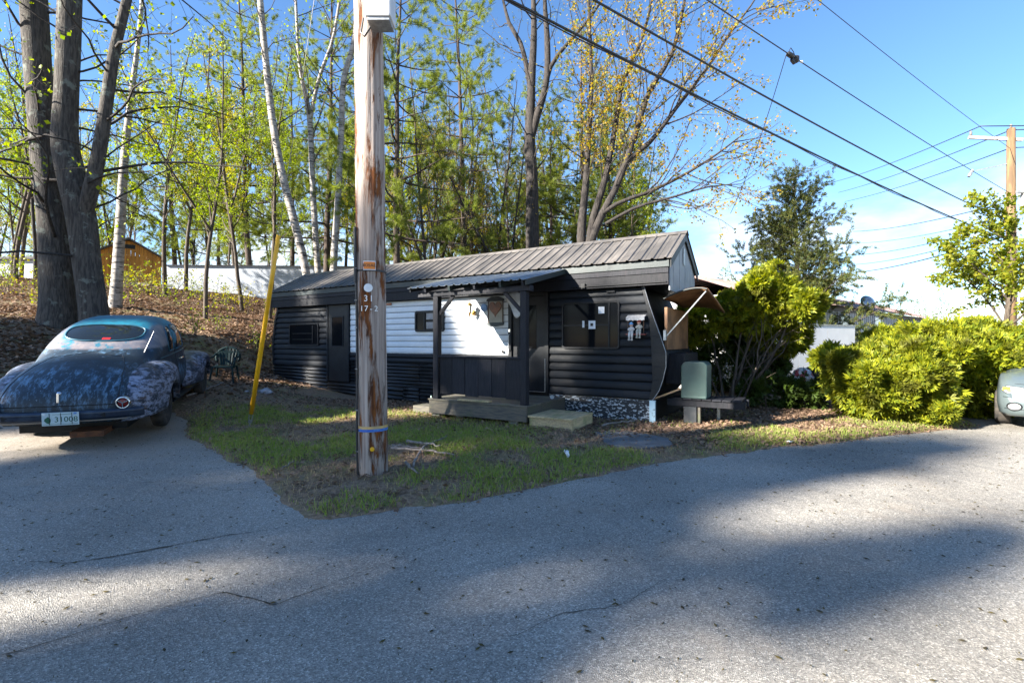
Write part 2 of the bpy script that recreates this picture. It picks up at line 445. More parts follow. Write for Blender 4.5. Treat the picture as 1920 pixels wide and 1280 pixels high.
# asphalt
def asphalt_mat():
    m = bpy.data.materials.new('asphalt'); m.use_nodes = True; t = m.node_tree; b = t.nodes['Principled BSDF']
    tcn = N(t, 'ShaderNodeTexCoord')
    vo = N(t, 'ShaderNodeTexVoronoi'); vo.inputs['Scale'].default_value = 135
    t.links.new(tcn.outputs['Object'], vo.inputs['Vector'])
    sepc = N(t, 'ShaderNodeSeparateColor'); t.links.new(vo.outputs['Color'], sepc.inputs[0])
    cr1 = N(t, 'ShaderNodeValToRGB'); e = cr1.color_ramp.elements
    e[0].position = 0.0; e[0].color = (.14, .129, .113, 1); e[1].position = 1.0; e[1].color = (.48, .452, .40, 1)
    x = cr1.color_ramp.elements.new(.55); x.color = (.25, .233, .205, 1)
    x = cr1.color_ramp.elements.new(.85); x.color = (.315, .295, .26, 1)
    t.links.new(sepc.outputs[0], cr1.inputs[0])
    n1 = N(t, 'ShaderNodeTexNoise'); n1.inputs['Scale'].default_value = .55; n1.inputs['Detail'].default_value = 7
    t.links.new(tcn.outputs['Object'], n1.inputs['Vector'])
    mr = N(t, 'ShaderNodeMapRange'); mr.inputs['From Min'].default_value = .3; mr.inputs['From Max'].default_value = .7; mr.inputs['To Min'].default_value = .72; mr.inputs['To Max'].default_value = 1.22
    t.links.new(n1.outputs[0], mr.inputs['Value'])
    hs = N(t, 'ShaderNodeHueSaturation'); t.links.new(mr.outputs[0], hs.inputs['Value']); t.links.new(cr1.outputs[0], hs.inputs['Color'])
    # dust and worn tan patches near the drive
    n2 = N(t, 'ShaderNodeTexNoise'); n2.inputs['Scale'].default_value = 1.3; n2.inputs['Detail'].default_value = 8; n2.inputs['Roughness'].default_value = .7
    t.links.new(tcn.outputs['Object'], n2.inputs['Vector'])
    sp = N(t, 'ShaderNodeSeparateXYZ'); t.links.new(tcn.outputs['Object'], sp.inputs[0])
    ry = N(t, 'ShaderNodeMapRange'); ry.inputs['From Min'].default_value = 5; ry.inputs['From Max'].default_value = 8.5; ry.inputs['To Min'].default_value = 0; ry.inputs['To Max'].default_value = .45
    t.links.new(sp.outputs['Y'], ry.inputs['Value'])
    rx = N(t, 'ShaderNodeMapRange'); rx.inputs['From Min'].default_value = -2.5; rx.inputs['From Max'].default_value = -5; rx.inputs['To Min'].default_value = 0; rx.inputs['To Max'].default_value = 1
    t.links.new(sp.outputs['X'], rx.inputs['Value'])
    mm = N(t, 'ShaderNodeMath', operation='MULTIPLY'); t.links.new(ry.outputs[0], mm.inputs[0]); t.links.new(rx.outputs[0], mm.inputs[1])
    ma = N(t, 'ShaderNodeMath', operation='ADD'); t.links.new(mm.outputs[0], ma.inputs[0]); t.links.new(n2.outputs[0], ma.inputs[1])
    mr2 = N(t, 'ShaderNodeMapRange'); mr2.inputs['From Min'].default_value = .54; mr2.inputs['From Max'].default_value = .92; mr2.inputs['To Max'].default_value = .7
    t.links.new(ma.outputs[0], mr2.inputs['Value'])
    mx_ = N(t, 'ShaderNodeMix', data_type='RGBA'); mx_.inputs[7].default_value = (.30, .24, .18, 1)
    t.links.new(mr2.outputs[0], mx_.inputs[0]); t.links.new(hs.outputs[0], mx_.inputs[6])
    t.links.new(mx_.outputs[2], b.inputs['Base Color'])
    b.inputs['Roughness'].default_value = .8; b.inputs['Specular IOR Level'].default_value = .4
    bn = N(t, 'ShaderNodeBump'); bn.inputs['Strength'].default_value = .7; bn.inputs['Distance'].default_value = .006
    t.links.new(vo.outputs['Distance'], bn.inputs['Height'])
    bn2 = N(t, 'ShaderNodeBump'); bn2.inputs['Strength'].default_value = .35; bn2.inputs['Distance'].default_value = .05
    n3 = N(t, 'ShaderNodeTexNoise'); n3.inputs['Scale'].default_value = 5; n3.inputs['Detail'].default_value = 8
    t.links.new(tcn.outputs['Object'], n3.inputs['Vector']); t.links.new(n3.outputs[0], bn2.inputs['Height'])
    t.links.new(bn.outputs[0], bn2.inputs['Normal']); t.links.new(bn2.outputs[0], b.inputs['Normal'])
    return m
M_asphalt = asphalt_mat()
def soil_mat():
    m = bpy.data.materials.new('leafy_soil'); m.use_nodes = True; t = m.node_tree; b = t.nodes['Principled BSDF']
    tcn = N(t, 'ShaderNodeTexCoord')
    def nz_(s, d=8):
        n = N(t, 'ShaderNodeTexNoise'); n.inputs['Scale'].default_value = s; n.inputs['Detail'].default_value = d; n.inputs['Roughness'].default_value = .65
        t.links.new(tcn.outputs['Object'], n.inputs['Vector']); return n.outputs[0]
    cr1 = N(t, 'ShaderNodeValToRGB'); e = cr1.color_ramp.elements
    e[0].position = .3; e[0].color = (.10, .07, .047, 1); e[1].position = .75; e[1].color = (.38, .27, .18, 1)
    x = cr1.color_ramp.elements.new(.5); x.color = (.22, .15, .10, 1)
    t.links.new(nz_(22), cr1.inputs[0])
    mr = N(t, 'ShaderNodeMapRange'); mr.inputs['From Min'].default_value = .48; mr.inputs['From Max'].default_value = .66; mr.inputs['To Max'].default_value = .75
    t.links.new(nz_(1.1), mr.inputs['Value'])
    mx_ = N(t, 'ShaderNodeMix', data_type='RGBA'); mx_.inputs[7].default_value = (.15, .16, .06, 1)
    t.links.new(mr.outputs[0], mx_.inputs[0]); t.links.new(cr1.outputs[0], mx_.inputs[6]); t.links.new(mx_.outputs[2], b.inputs['Base Color'])
    b.inputs['Roughness'].default_value = .95; b.inputs['Specular IOR Level'].default_value = .15
    bn = N(t, 'ShaderNodeBump'); bn.inputs['Strength'].default_value = .8; bn.inputs['Distance'].default_value = .04
    t.links.new(nz_(18), bn.inputs['Height']); t.links.new(bn.outputs[0], b.inputs['Normal'])
    return m
M_soil = soil_mat()
def fine_axis(lo, a, b, hi, far_lo, far_hi):
    base_ = axis(lo, hi, .11, far_lo, far_hi); return np.unique(np.concatenate([base_[(base_ < a) | (base_ > b)], np.arange(a, b, .045)]))
gx = fine_axis(-14, -7, 8.6, 15, -900, 900); gy = fine_axis(1.0, 3.9, 9.2, 22, -300, 1500)
SDF_CACHE = {}
def soil_z(X, Y):
    d = np.full(X.shape, 1.0)
    near = (np.abs(X) < 60) & (Y < 60) & (Y > -60)
    d[near] = sdf(X[near], Y[near])
    road_like = (~near) & (Y < 8) & (X > -20)
    d[road_like] = -1
    up = np.where(d > 0, np.minimum(d * .12, .035) + .012 * wob(X, Y, 3.1) * np.clip(d, 0, 1) + .03 * wob(X, Y, .9, 2) * np.clip(d * .4, 0, 1), -0.045 * np.clip(-d / .12, 0, 1))
    return height(X, Y) + up
sheet('ground', gx, gy, soil_z, M_soil)
rx_ = axis(-14, 16, .25, -500, 500); ry_ = axis(0, 14, .25, -300, 300)
sheet('road', rx_, ry_, lambda X, Y: height(X, Y) - .004 + .012 * wob(X, Y, .8, 5) * sstep(-40, -10, Y), M_asphalt,
      keep=lambda X, Y: (sdf(X, Y) < .6) & (np.abs(X) < 400) & (Y < 200))

# cracks in the asphalt: thin irregular dark seams, 4 mm proud of the sheet
M_crack = mat('dark_crack', (.016, .014, .012), (.05, .04, .025), scale=8, rough=.95)
def crack(name, pix, w, seed):
    rng = np.random.default_rng(seed)
    P = np.array([((px - 960) * 1360.5 / F / (py - 640), 1360.5 / (py - 640)) for px, py in pix])
    s = np.r_[0, np.cumsum(np.linalg.norm(np.diff(P, axis=0), axis=1))]
    q = np.arange(0, s[-1], .035)
    x = np.interp(q, s, P[:, 0]); y = np.interp(q, s, P[:, 1])
    jit = np.cumsum(rng.normal(0, .006, len(q))); jit -= np.linspace(jit[0], jit[-1], len(q))
    y = y + jit
    ww = w * (.25 + .75 * rng.random(len(q))) * np.clip(.35 + .65 * np.sin(q * 2.2 + seed) ** 2, 0, 1)
    ww[0] = ww[-1] = .0005
    z = height(x, y) + .012 * wob(x, y, .8, 5) + .0015
    V = np.concatenate([np.stack([x, y - ww, z], 1), np.stack([x, y + ww, z], 1)])
    n = len(q); i = np.arange(n - 1)
    me = mesh_np(name, V, np.stack([i, i + 1, i + 1 + n, i + n], 1))
    tag(put(name, me, M_crack), kind='structure')
crack('road_crack', [(55, 1052), (150, 1050), (250, 1032), (330, 1018), (420, 1002), (500, 990), (548, 982)], .012, 3)
crack('road_crack', [(0, 1228), (90, 1205), (200, 1170), (330, 1132), (420, 1110), (520, 1130), (600, 1100), (690, 1062), (775, 1040)], .008, 5)
crack('road_crack', [(1660, 842), (1740, 856), (1830, 874), (1920, 892)], .014, 8)
crack('road_crack', [(250, 905), (330, 900), (420, 918), (500, 912)], .006, 11)
crack('road_crack', [(0, 1110), (120, 1085), (210, 1090)], .006, 12)
crack('road_crack', [(960, 1190), (1050, 1150), (1180, 1128), (1260, 1080)], .004, 13)

# ---------------------------------------------------------------- trailer home
def local(s, y, z=0.0):
    p = TR_LOC + TU * s + TB * y
    return (p[0], p[1], z)
trailer = empty('trailer_home', (TR_LOC[0], TR_LOC[1], 0), TR_A, 'long black trailer home with grey metal gable roof and a white siding strip', 'trailer')
T = trailer
# core and ends
prof = [(-11.62, .5), (-11.74, .9), (-11.78, 1.4), (-11.66, 2.1), (-11.5, 2.5), (-.62, 2.5), (-.42, 2.05), (-.26, 1.6), (-.13, 1.25), (-.16, .95), (-.30, .6), (-.42, .44), (-11.5, .44)]
MB().prism(prof, .03, 2.3).build('body_shell', M_black, T)
def rows(s0, s1, z0, z1, pitch, material, name, bulge=.018, s1f=None, s0f=None):
    n = max(1, round((z1 - z0) / pitch)); h = (z1 - z0) / n
    for i in range(n):
        za = z0 + i * h; zb = za + h - (.011 if bulge < .005 else .006)
        b_ = s1f((za + zb) / 2) if s1f else s1
        a_ = s0f((za + zb) / 2) if s0f else s0
        pts = []
        for k in range(6):
            t = k / 5
            pts.append((-.004 - bulge * math.sin(math.pi * min(1, .12 + t * .95)) ** .7 if 0 < k < 5 else .004, za + (zb - za) * t))
        P = np.array([[(a_, y, z), (b_, y, z)] for y, z in pts])
        m = MB().grid(P)
        m.add([(a_, .03, za), (b_, .03, za), (b_, .03, zb), (a_, .03, zb)], [(0, 1, 2, 3)])
        # end caps
        m.add([(b_, y, z) for y, z in pts], [tuple(range(6))]); m.add([(a_, y, z) for y, z in pts], [tuple(range(6))])
        m.build(name, material, T)
end_in = lambda z: np.interp(z, [.42, .8, 1.3, 1.7, 2.1, 2.52], [-.40, -.34, -.36, -.38, -.44, -.55])
rows(-2.42, -.4, .44, 2.5, .158, M_black, 'siding_board', s1f=end_in)
rows(-11.7, -9.28, .80, 2.5, .155, M_black, 'siding_board', s0f=lambda z: float(np.interp(z, [.8, 1.4, 2.1, 2.5], [-11.72, -11.76, -11.65, -11.5])))
rows(-8.35, -3.40, 1.22, 2.5, .1425, M_white, 'white_siding_board', bulge=.004)
rows(-8.35, -3.40, .98, 1.215, .12, M_black, 'siding_board', bulge=.02)
def corrug(s0, s1, z0a, z0b, z1, name, pitch=.085, amp=.018, y0=-.012):
    nz_ = int((z1 - min(z0a, z0b)) / pitch * 8); P = []
    for i in range(nz_ + 1):
        t = i / nz_
        ph = t * (z1 - z0a) / pitch * 2 * math.pi
        y = y0 - amp * math.cos(ph)
        P.append([(s0, y, z0a + t * (z1 - z0a)), ((s0 + s1) / 2, y, (z0a + z0b) / 2 + t * (z1 - (z0a + z0b) / 2)), (s1, y, z0b + t * (z1 - z0b))])
    o = MB().grid(P).build(name, M_corr, T, smooth=True)
    m = o.modifiers.new('thick', 'SOLIDIFY'); m.thickness = .003
corrug(-11.75, -9.26, .30, .20, .80, 'corrugated_skirt', amp=.016)
corrug(-9.26, -6.4, .16, .08, .40, 'corrugated_skirt', amp=.016, y0=-.02)
corrug(-8.35, -5.9, .40, .40, .98, 'corrugated_skirt')
corrug(-5.895, -3.40, .06, .06, .98, 'corrugated_skirt', y0=-.015)
corrug(-6.42, -5.9, .08, .06, .40, 'corrugated_skirt', y0=-.028)
MB().box(-8.37, -3.36, -.022, .01, 1.205, 1.225).build('white_base_trim', M_alu, T)
# end frame, curved
zs = [.44, .62, .8, 1.05, 1.3, 1.6, 1.9, 2.15, 2.35, 2.52]
inn = [(float(end_in(z)) - .0, z) for z in zs]
out = [(np.interp(z, [.44, .62, .95, 1.25, 1.6, 2.05, 2.52], [-.34, -.22, -.11, -.085, -.2, -.36, -.50]), z) for z in zs]
m = MB()
for a0, a1, b0, b1 in zip(inn[:-1], inn[1:], out[:-1], out[1:]):
    m.prism([a0, b0, b1, a1], -.04, .06)
m.build('end_frame', M_trimblack, T, bevel=.006)
m = MB(); m.tube([(x + .004, -.045, z) for x, z in out], .006, 6); m.build('edge_trim', M_alu, T)
m = MB()
lft = [(np.interp(z, [.8, 1.4, 2.1, 2.5], [-11.74, -11.78, -11.67, -11.52]), z) for z in zs[2:]]
for a0, a1 in zip(lft[:-1], lft[1:]):
    m.prism([(a0[0] - .02, a0[1]), (a0[0] + .05, a0[1]), (a1[0] + .05, a1[1]), (a1[0] - .02, a1[1])], -.035, .05)
m.build('end_frame', M_trimblack, T)
# windows
def window(s0, s1, z0, z1, fw, frame_mat, mull, slats=0, round_=.06, name='window'):
    def rr(a, b, c, d, r):
        pts = []
        for cx, cz, a0 in ((b - r, d - r, 0), (a + r, d - r, 90), (a + r, c + r, 180), (b - r, c + r, 270)):
            for k in range(5):
                th = R(a0 + k * 22.5); pts.append((cx + r * math.cos(th), cz + r * math.sin(th)))
        return pts
    o_ = rr(s0, s1, z0, z1, round_); i_ = rr(s0 + fw, s1 - fw, z0 + fw, z1 - fw, max(.01, round_ - fw * .6))
    n = len(o_); v = [(x, -.045, z) for x, z in o_] + [(x, -.045, z) for x, z in i_] + [(x, .02, z) for x, z in o_] + [(x, -.02, z) for x, z in i_]
    fs = []
    for k in range(n):
        j = (k + 1) % n
        fs += [(k, j, n + j, n + k), (k, 2 * n + k, 2 * n + j, j), (n + k, n + j, 3 * n + j, 3 * n + k)]
    fr = MB().add(v, fs).build(name, frame_mat, T)
    g = MB().add([(x, -.022, z) for x, z in i_], [tuple(range(n))])
    g.build('pane', M_glass, fr)
    for a, b, c, d in mull:
        MB().box(a, b, -.040, -.024, c, d).build('window_bar', frame_mat, fr)
    return fr
w1 = window(-2.13, -.95, 1.36, 2.26, .03, M_trimblack, [(-1.17, -1.14, 1.39, 2.23), (-2.10, -1.17, 1.80, 1.83)])
w2 = window(-6.03, -5.14, 1.73, 2.23, .045, M_trimblack, [(-5.75, -5.72, 1.77, 2.19), (-5.6, -5.3, 1.98, 2.0)])
w3 = window(-10.95, -9.62, 1.38, 2.02, .04, M_trimblack, [(-10.8, -9.9, 1.72, 1.74), (-10.8, -9.9, 1.55, 1.57), (-9.9, -9.87, 1.45, 1.95)])
M_curtain = mat('pale_blind', (.35, .33, .32), (.2, .2, .2), scale=8, rough=.8)
MB().box(-5.68, -5.32, -.0245, -.0225, 2.02, 2.17).build('blind', M_curtain, w2)
MB().box(-5.68, -5.32, -.0245, -.0225, 1.80, 1.96).build('blind', M_curtain, w2)
# papers stuck in the right window
for a, b, c, d in ((-1.69, -1.645, 1.77, 1.90), (-1.56, -1.42, 1.74, 1.90), (-1.36, -1.24, 2.03, 2.16)):
    MB().box(a, b, -.050, -.046, c, d).build('paper_note', M_paper, w1)
MB().box(-1.52, -1.465, -.0525, -.0505, 1.795, 1.85).build('note_hole', M_trimblack, w1)
# doors
d1 = MB().box(-9.22, -8.40, -.03, .028, .42, 2.5).build('door', M_trimblack, T, bevel=.01)
m = MB()
for a, b, c, d in ((-9.26, -9.215, .42, 2.52), (-8.405, -8.36, .42, 2.52)): m.box(a, b, -.05, .03, c, d)
m.box(-9.26, -8.36, -.05, .03, 2.5, 2.54); m.build('door_frame', M_black, d1)
m = MB()
for a, b, c, d in ((-9.06, -9.035, 1.36, 2.18), (-8.61, -8.585, 1.36, 2.18), (-9.035, -8.61, 2.155, 2.18), (-9.035, -8.61, 1.36, 1.385)): m.box(a, b, -.045, -.028, c, d)
m.build('door_window_frame', M_black, d1)
MB().box(-9.035, -8.61, -.036, -.0305, 1.385, 2.155).build('pane', M_glass, d1)
d2 = MB().box(-3.30, -2.52, -.01, .02, .46, 2.44).build('door', M_trimblack, T, bevel=.01)
m = MB(); m.box(-3.38, -3.30, -.05, .03, .44, 2.5); m.box(-2.52, -2.43, -.05, .03, .44, 2.5); m.box(-3.30, -2.52, -.05, .03, 2.44, 2.5); m.build('door_frame', M_trimblack, d2)
MB().box(-3.12, -2.72, -.015, -.011, 1.35, 2.25).build('pane', M_glass, d2)
m = MB(); m.tube([(-2.50, -.055, .47), (-2.50, -.055, 1.15)], .006, 6); m.tube([(-3.2, -.055, .475), (-2.50, -.055, .475)], .006, 6); m.build('door_trim', M_alu, d2)
m = MB(); m.tube([(-3.34, -.06, 1.3), (-3.34, -.1, 1.34), (-3.34, -.1, 1.62), (-3.34, -.06, 1.66)], .012, 8); m.build('handle', M_alu, d2)
MB().box(-3.36, -3.32, -.075, -.052, 1.7, 1.76).build('lock', M_chrome, d2)
# marker lights, gutter bits
MB().box(-6.98, -6.82, -.05, -.01, 2.405, 2.46).build('marker_light', mat('amber_lens', (.35, .09, .02), rough=.3), T, bevel=.01)
MB().box(-1.20, -1.03, -.055, -.02, 2.42, 2.47).build('marker_light', M_trimblack, T, bevel=.01)
m = MB(); m.lathe([(.035, 0), (.035, .012)], 14, Matrix.Translation((-3.52, -.035, 1.28)) @ Matrix.Rotation(R(90), 4, 'X')); m.build('socket_cover', M_trimblack, T)
# skirting at the right end
for i, (a, b) in enumerate(((-2.42, -1.72), (-1.715, -1.02), (-1.015, -.40))):
    MB().box(a, b, -.012 - .004 * i, .01, -.04, .435).build('skirt_board', M_peel, T)
MB().box(-.395, -.29, -.04, .02, -.04, .44).build('corner_post', M_peel2, T, bevel=.006)
MB().box(-.36, -.31, .02, 2.28, -.04, .43).build('skirt_board', M_trimblack, T)
MB().box(-11.6, -2.45, .05, .08, -.03, .5).build('skirt_board', M_trimblack, T)
# header under the eave
MB().box(-11.62, -.03, -.15, -.11, 2.50, 2.70).build('header_board', M_blackwood, T, bevel=.004)
MB().box(-11.62, -.03, -.165, -.11, 2.704, 2.80).build('header_board', M_blackwood, T, bevel=.004)
MB().box(-11.64, -.01, -.185, -.12, 2.805, 2.93).build('fascia', M_green, T, bevel=.004)
MB().box(-11.6, -.05, -.108, 2.25, 2.505, 2.53).build('soffit', M_trimblack, T)
m = MB(); m.tube([(-1.85, -.165, 2.545), (-.06, -.165, 2.545)], .012, 6); m.box(-1.66, -1.58, -.19, -.15, 2.52, 2.60); m.build('conduit', M_trimblack, T)
# gable end
m = MB(); n = 9
for i in range(n):
    y0 = -.10 + i * 2.2 / n; y1 = y0 + 2.2 / n - .006
    f_ = lambda y: 2.90 + .68 * (1 - abs(y - 1.0) / 1.14)
    yb = .0
    pts = [(y0, 2.40), (y1, 2.40), (y1, f_(y1)), (y0, f_(y0))]
    g = MB(); v = [(-.035, y, z) for y, z in pts] + [(-.015 + .004 * (i % 2), y, z) for y, z in pts]
    g.add(v, [(0, 1, 2, 3), (4, 7, 6, 5), (0, 4, 5, 1), (1, 5, 6, 2), (2, 6, 7, 3), (3, 7, 4, 0)])
    g.build('gable_board', M_gable, T)
MB().box(-.008, .004, .92, 1.06, 2.98, 3.30).build('gable_vent', M_alu, T)
# roof sheets with ribs: 13 front, 13 back
S0, S1 = -11.68, .05; NS = 13; sw = (S1 - S0) / NS
def roof_sheet(s0, s1, y0, z0, y1, z1, nm, material, ribs=4, seed=0):
    prof_ = []
    wv = s1 - s0
    for k in range(ribs):
        c = s0 + (k + .5) * wv / ribs
        prof_ += [(c - .034, 0), (c - .016, .022), (c + .016, .022), (c + .034, 0), (c + .08, .0), (c + .09, .006), (c + .10, 0)]
    prof_ = [(s0 - .012, 0.002)] + prof_ + [(s1 + .0, .002)]
    L = math.hypot(y1 - y0, z1 - z0); ny_, nz_ = -(z1 - z0) / L, (y1 - y0) / L
    rng = np.random.default_rng(seed); lift = rng.random() * .008
    P = [[(s, y0 + (y1 - y0) * t + ny_ * (hh + lift), z0 + (z1 - z0) * t + nz_ * (hh + lift)) for s, hh in prof_] for t in (-.01 - .008 * rng.random(), .25, .5, .75, 1)]
    o = MB().grid(P).build(nm, material, T if nm == 'roof_sheet' else None)
    md = o.modifiers.new('thick', 'SOLIDIFY'); md.thickness = .004
    return o
for i in range(NS):
    roof_sheet(S0 + i * sw, S0 + (i + 1) * sw, -.22, 2.955, 1.02, 3.63, 'roof_sheet', M_roof, seed=i)
    roof_sheet(S0 + i * sw, S0 + (i + 1) * sw, 2.26, 2.955, 1.025, 3.632, 'roof_sheet', M_roof, seed=50 + i)
m = MB(); m.add([(S0, .88, 3.575), (S1 + .01, .88, 3.575), (S1 + .01, 1.02, 3.662), (S0, 1.02, 3.662), (S0, 1.16, 3.575), (S1 + .01, 1.16, 3.575)], [(0, 1, 2, 3), (3, 2, 5, 4)])
m.build('ridge_cap', M_roof, T)
m = MB()
for ya, za, yb_, zb_ in ((-.2, 2.93, 1.02, 3.6), (2.24, 2.93, 1.02, 3.6)):
    m.add([(.012, ya, za - .14), (.03, ya, za - .14), (.03, ya, za), (.012, ya, za), (.012, yb_, zb_ - .14), (.03, yb_, zb_ - .14), (.03, yb_, zb_), (.012, yb_, zb_)], [(0, 1, 2, 3), (4, 7, 6, 5), (0, 4, 5, 1), (1, 5, 6, 2), (2, 6, 7, 3), (3, 7, 4, 0)])
m.build('rake_board', M_trimblack, T)
m = MB(); m.add([(-11.64, -.15, 2.5), (-11.64, 2.2, 2.5), (-11.64, 2.2, 2.95), (-11.64, 1.02, 3.58), (-11.64, -.15, 2.95)], [(0, 1, 2, 3, 4)]); m.build('gable_board', M_green, T)
# raised end window flap, with its strut
fl = MB()
q = [(-.20, .22, 2.27), (.56, .12, 2.43), (.62, 1.75, 2.10), (-.2, 1.85, 2.20)]
P = []
for i in range(9):
    t = i / 8; a_ = np.array(q[0]) * (1 - t) + np.array(q[1]) * t; b_ = np.array(q[3]) * (1 - t) + np.array(q[2]) * t
    sag = -.10 * max(0, t - .75) ** 2 * 16 * .35 + .05 * math.sin(math.pi * t)
    P.append([a_ + np.array([0, 0, sag]), (a_ + b_) / 2 + np.array([0, 0, sag + .02]), b_ + np.array([0, 0, sag])])
o = fl.grid(P).build('window_flap', M_ply, T, smooth=True); md = o.modifiers.new('t', 'SOLIDIFY'); md.thickness = .03; md.offset = 1
m = MB(); 
m.tube([P[i][0] + np.array([0, -.012, .012]) for i in range(9)], .014, 6); m.build('flap_edge', M_green, o)
m = MB(); m.bar((.545, .1, 2.37), (-.10, .02, 1.60), .028, .02); m.build('flap_strut', M_alu, T)
MB().box(-.17, -.12, .15, 1.95, 1.35, 2.12).build('end_window_board', M_ply, T)
MB().box(-.145, -.10, -.04, .03, 1.52, 1.70).build('latch', M_alu, T)
MB().box(-.20, .14, .35, 1.6, .72, 1.28).build('end_box', M_blackwood, T, bevel=.01)
# tow platform
m = MB()
tp = MB().box(-.15, 1.15, .25, .38, .34, .46).build('tow_beam', M_blackwood, T, bevel=.006)
MB().box(-.15, 1.15, .75, .88, .34, .46).build('tow_beam', M_blackwood, T, bevel=.006)
for i in range(7): MB().box(-.02 + i * .16, .125 + i * .16, .22, .95, .462, .485).build('platform_plank', M_blackwood, T)
MB().box(.14, .36, .26, .42, -.04, .338).build('block_leg', mat('dark_pier', (.03, .035, .04), (.06, .06, .06), rough=.8), T, bevel=.008)
MB().box(.38, .42, .27, .36, -.04, .338).build('block_leg', M_deck, T)
MB().box(.62, .67, .8, .86, -.04, .338).build('block_leg', M_galv, T)

# green cover standing on the tow platform
g = MB()
pts = [(.06, .2), (.52, .2), (.52, .82), (.42, .93), (.12, .93), (.06, .82)]
gb = MB().prism([(.10, .487), (.54, .487), (.55, 1.08), (.49, 1.14), (.17, 1.14), (.10, 1.07)], .22, .66).build('green_cover_box', M_dgreen, None, bevel=.02, loc=(TR_LOC[0], TR_LOC[1], 0), rot=(0, 0, TR_A))
tag(gb, 'dark green plastic cover box standing on the tow platform at the trailer end', 'cover box')
MB().box(.12, .53, .21, .67, .49, .53).build('base_rim', M_dgreen, gb, bevel=.008)

# ---------------------------------------------------------------- porch
PL = (TR_LOC[0], TR_LOC[1], 0)
porch = empty('porch', PL, TR_A, 'small black wooden porch with metal lean-to roof in front of the white siding', 'porch')
yf = -1.55
for i in range(9):
    ya = yf - .07 + i * .172
    MB().box(-4.24, -2.03, ya, ya + .165, .372, .402).build('deck_board', M_deck, porch, bevel=.004)
MB().box(-4.22, -2.05, yf - .055, yf - .015, .12, .370).build('deck_fascia', M_deck, porch, bevel=.004)
MB().box(-2.09, -2.05, yf - .013, -.06, .12, .370).build('deck_fascia', M_deck, porch, bevel=.004)
MB().box(-4.22, -4.18, yf - .013, -.06, .12, .370).build('deck_fascia', M_deck, porch, bevel=.004)
for s_ in (-4.1, -2.35): MB().box(s_ - .09, s_ + .09, yf + .0, yf + .2, -.05, .119).build('footing_block', M_block, porch, bevel=.01)
MB().box(-3.7, -3.5, yf + .1, yf + .3, -.05, .119).build('footing_block', M_block, porch, bevel=.01)
for s_ in (-4.06, -2.12): MB().box(s_ - .06, s_ + .06, yf - .06, yf + .06, .403, 2.36).build('post', M_blackwood, porch, bevel=.008)
MB().box(-4.5, -1.98, yf - .07, yf + .07, 2.362, 2.46).build('roof_beam', M_blackwood, porch, bevel=.006)
for s_, d_ in ((-4.0, 1), (-2.18, -1)):
    MB().bar((s_, yf, 2.02), (s_ + d_ * .34, yf, 2.36), .05, .06).build('brace', M_blackwood, porch)
n = 6; xs_ = np.linspace(-3.99, -2.19, n + 1)
for i in range(n):
    MB().box(xs_[i] + .004, xs_[i + 1] - .004, yf - .012 - .004 * (i % 2), yf + .012, .50 + .015 * math.sin(i * 2.3), 1.195).build('wall_plank', M_blackwood, porch, bevel=.003)
MB().box(-4.0, -2.18, yf - .05, yf + .05, 1.197, 1.23).build('rail_cap', M_blackwood, porch, bevel=.005)
for i, s_ in enumerate((-4.2, -3.62, -3.05, -2.5, -2.05)):
    MB().bar((s_, yf - .2, 2.48), (s_, -.22, 2.84), .045, .09).build('rafter', M_green if i % 2 else M_blackwood, porch)
def proof_sheet(s0, s1, seed):
    o = roof_sheet(s0, s1, yf - .22, 2.53, -.20, 2.90, 'porch_roof_sheet', M_roof2, ribs=5, seed=seed)
    o.name = 'roof_sheet'; o.parent = porch
for i in range(3): proof_sheet(-4.60 + i * .87, -4.60 + (i + 1) * .87, 70 + i)
m = MB(); m.box(-4.58, -4.545, yf - .2, -.2, 2.44, 2.50); 
MB().bar((-4.58, yf - .2, 2.49), (-4.58, -.2, 2.86), .03, .07).build('rake_board', M_trimblack, porch)
MB().bar((-1.985, yf - .2, 2.49), (-1.985, -.2, 2.86), .03, .09).build('rake_board', M_green, porch)

step = empty('step_box', PL, TR_A, 'low pale wooden step box beside the porch deck', 'step')
for i in range(5):
    MB().box(-2.02 + i * .166, -1.862 + i * .166, -1.62, -.72, .215, .245).build('tread_board', M_step, step, bevel=.004)
MB().box(-2.0, -1.2, -1.60, -1.56, -.03, .214).build('riser_board', M_step, step, bevel=.004)
MB().box(-1.24, -1.2, -1.558, -.74, -.03, .214).build('riser_board', M_step, step, bevel=.004)
MB().box(-2.0, -1.96, -1.558, -.74, -.03, .214).build('riser_board', M_step, step, bevel=.004)

plank = MB().obox((-3.15, yf - .045, .424), (.68, .10, .03), Matrix.Rotation(R(3), 3, 'Z')).build('loose_plank', M_step, None, loc=PL, rot=(0, 0, TR_A), bevel=.003)
tag(plank, 'loose pale plank lying on the deck under the porch wall', 'plank')
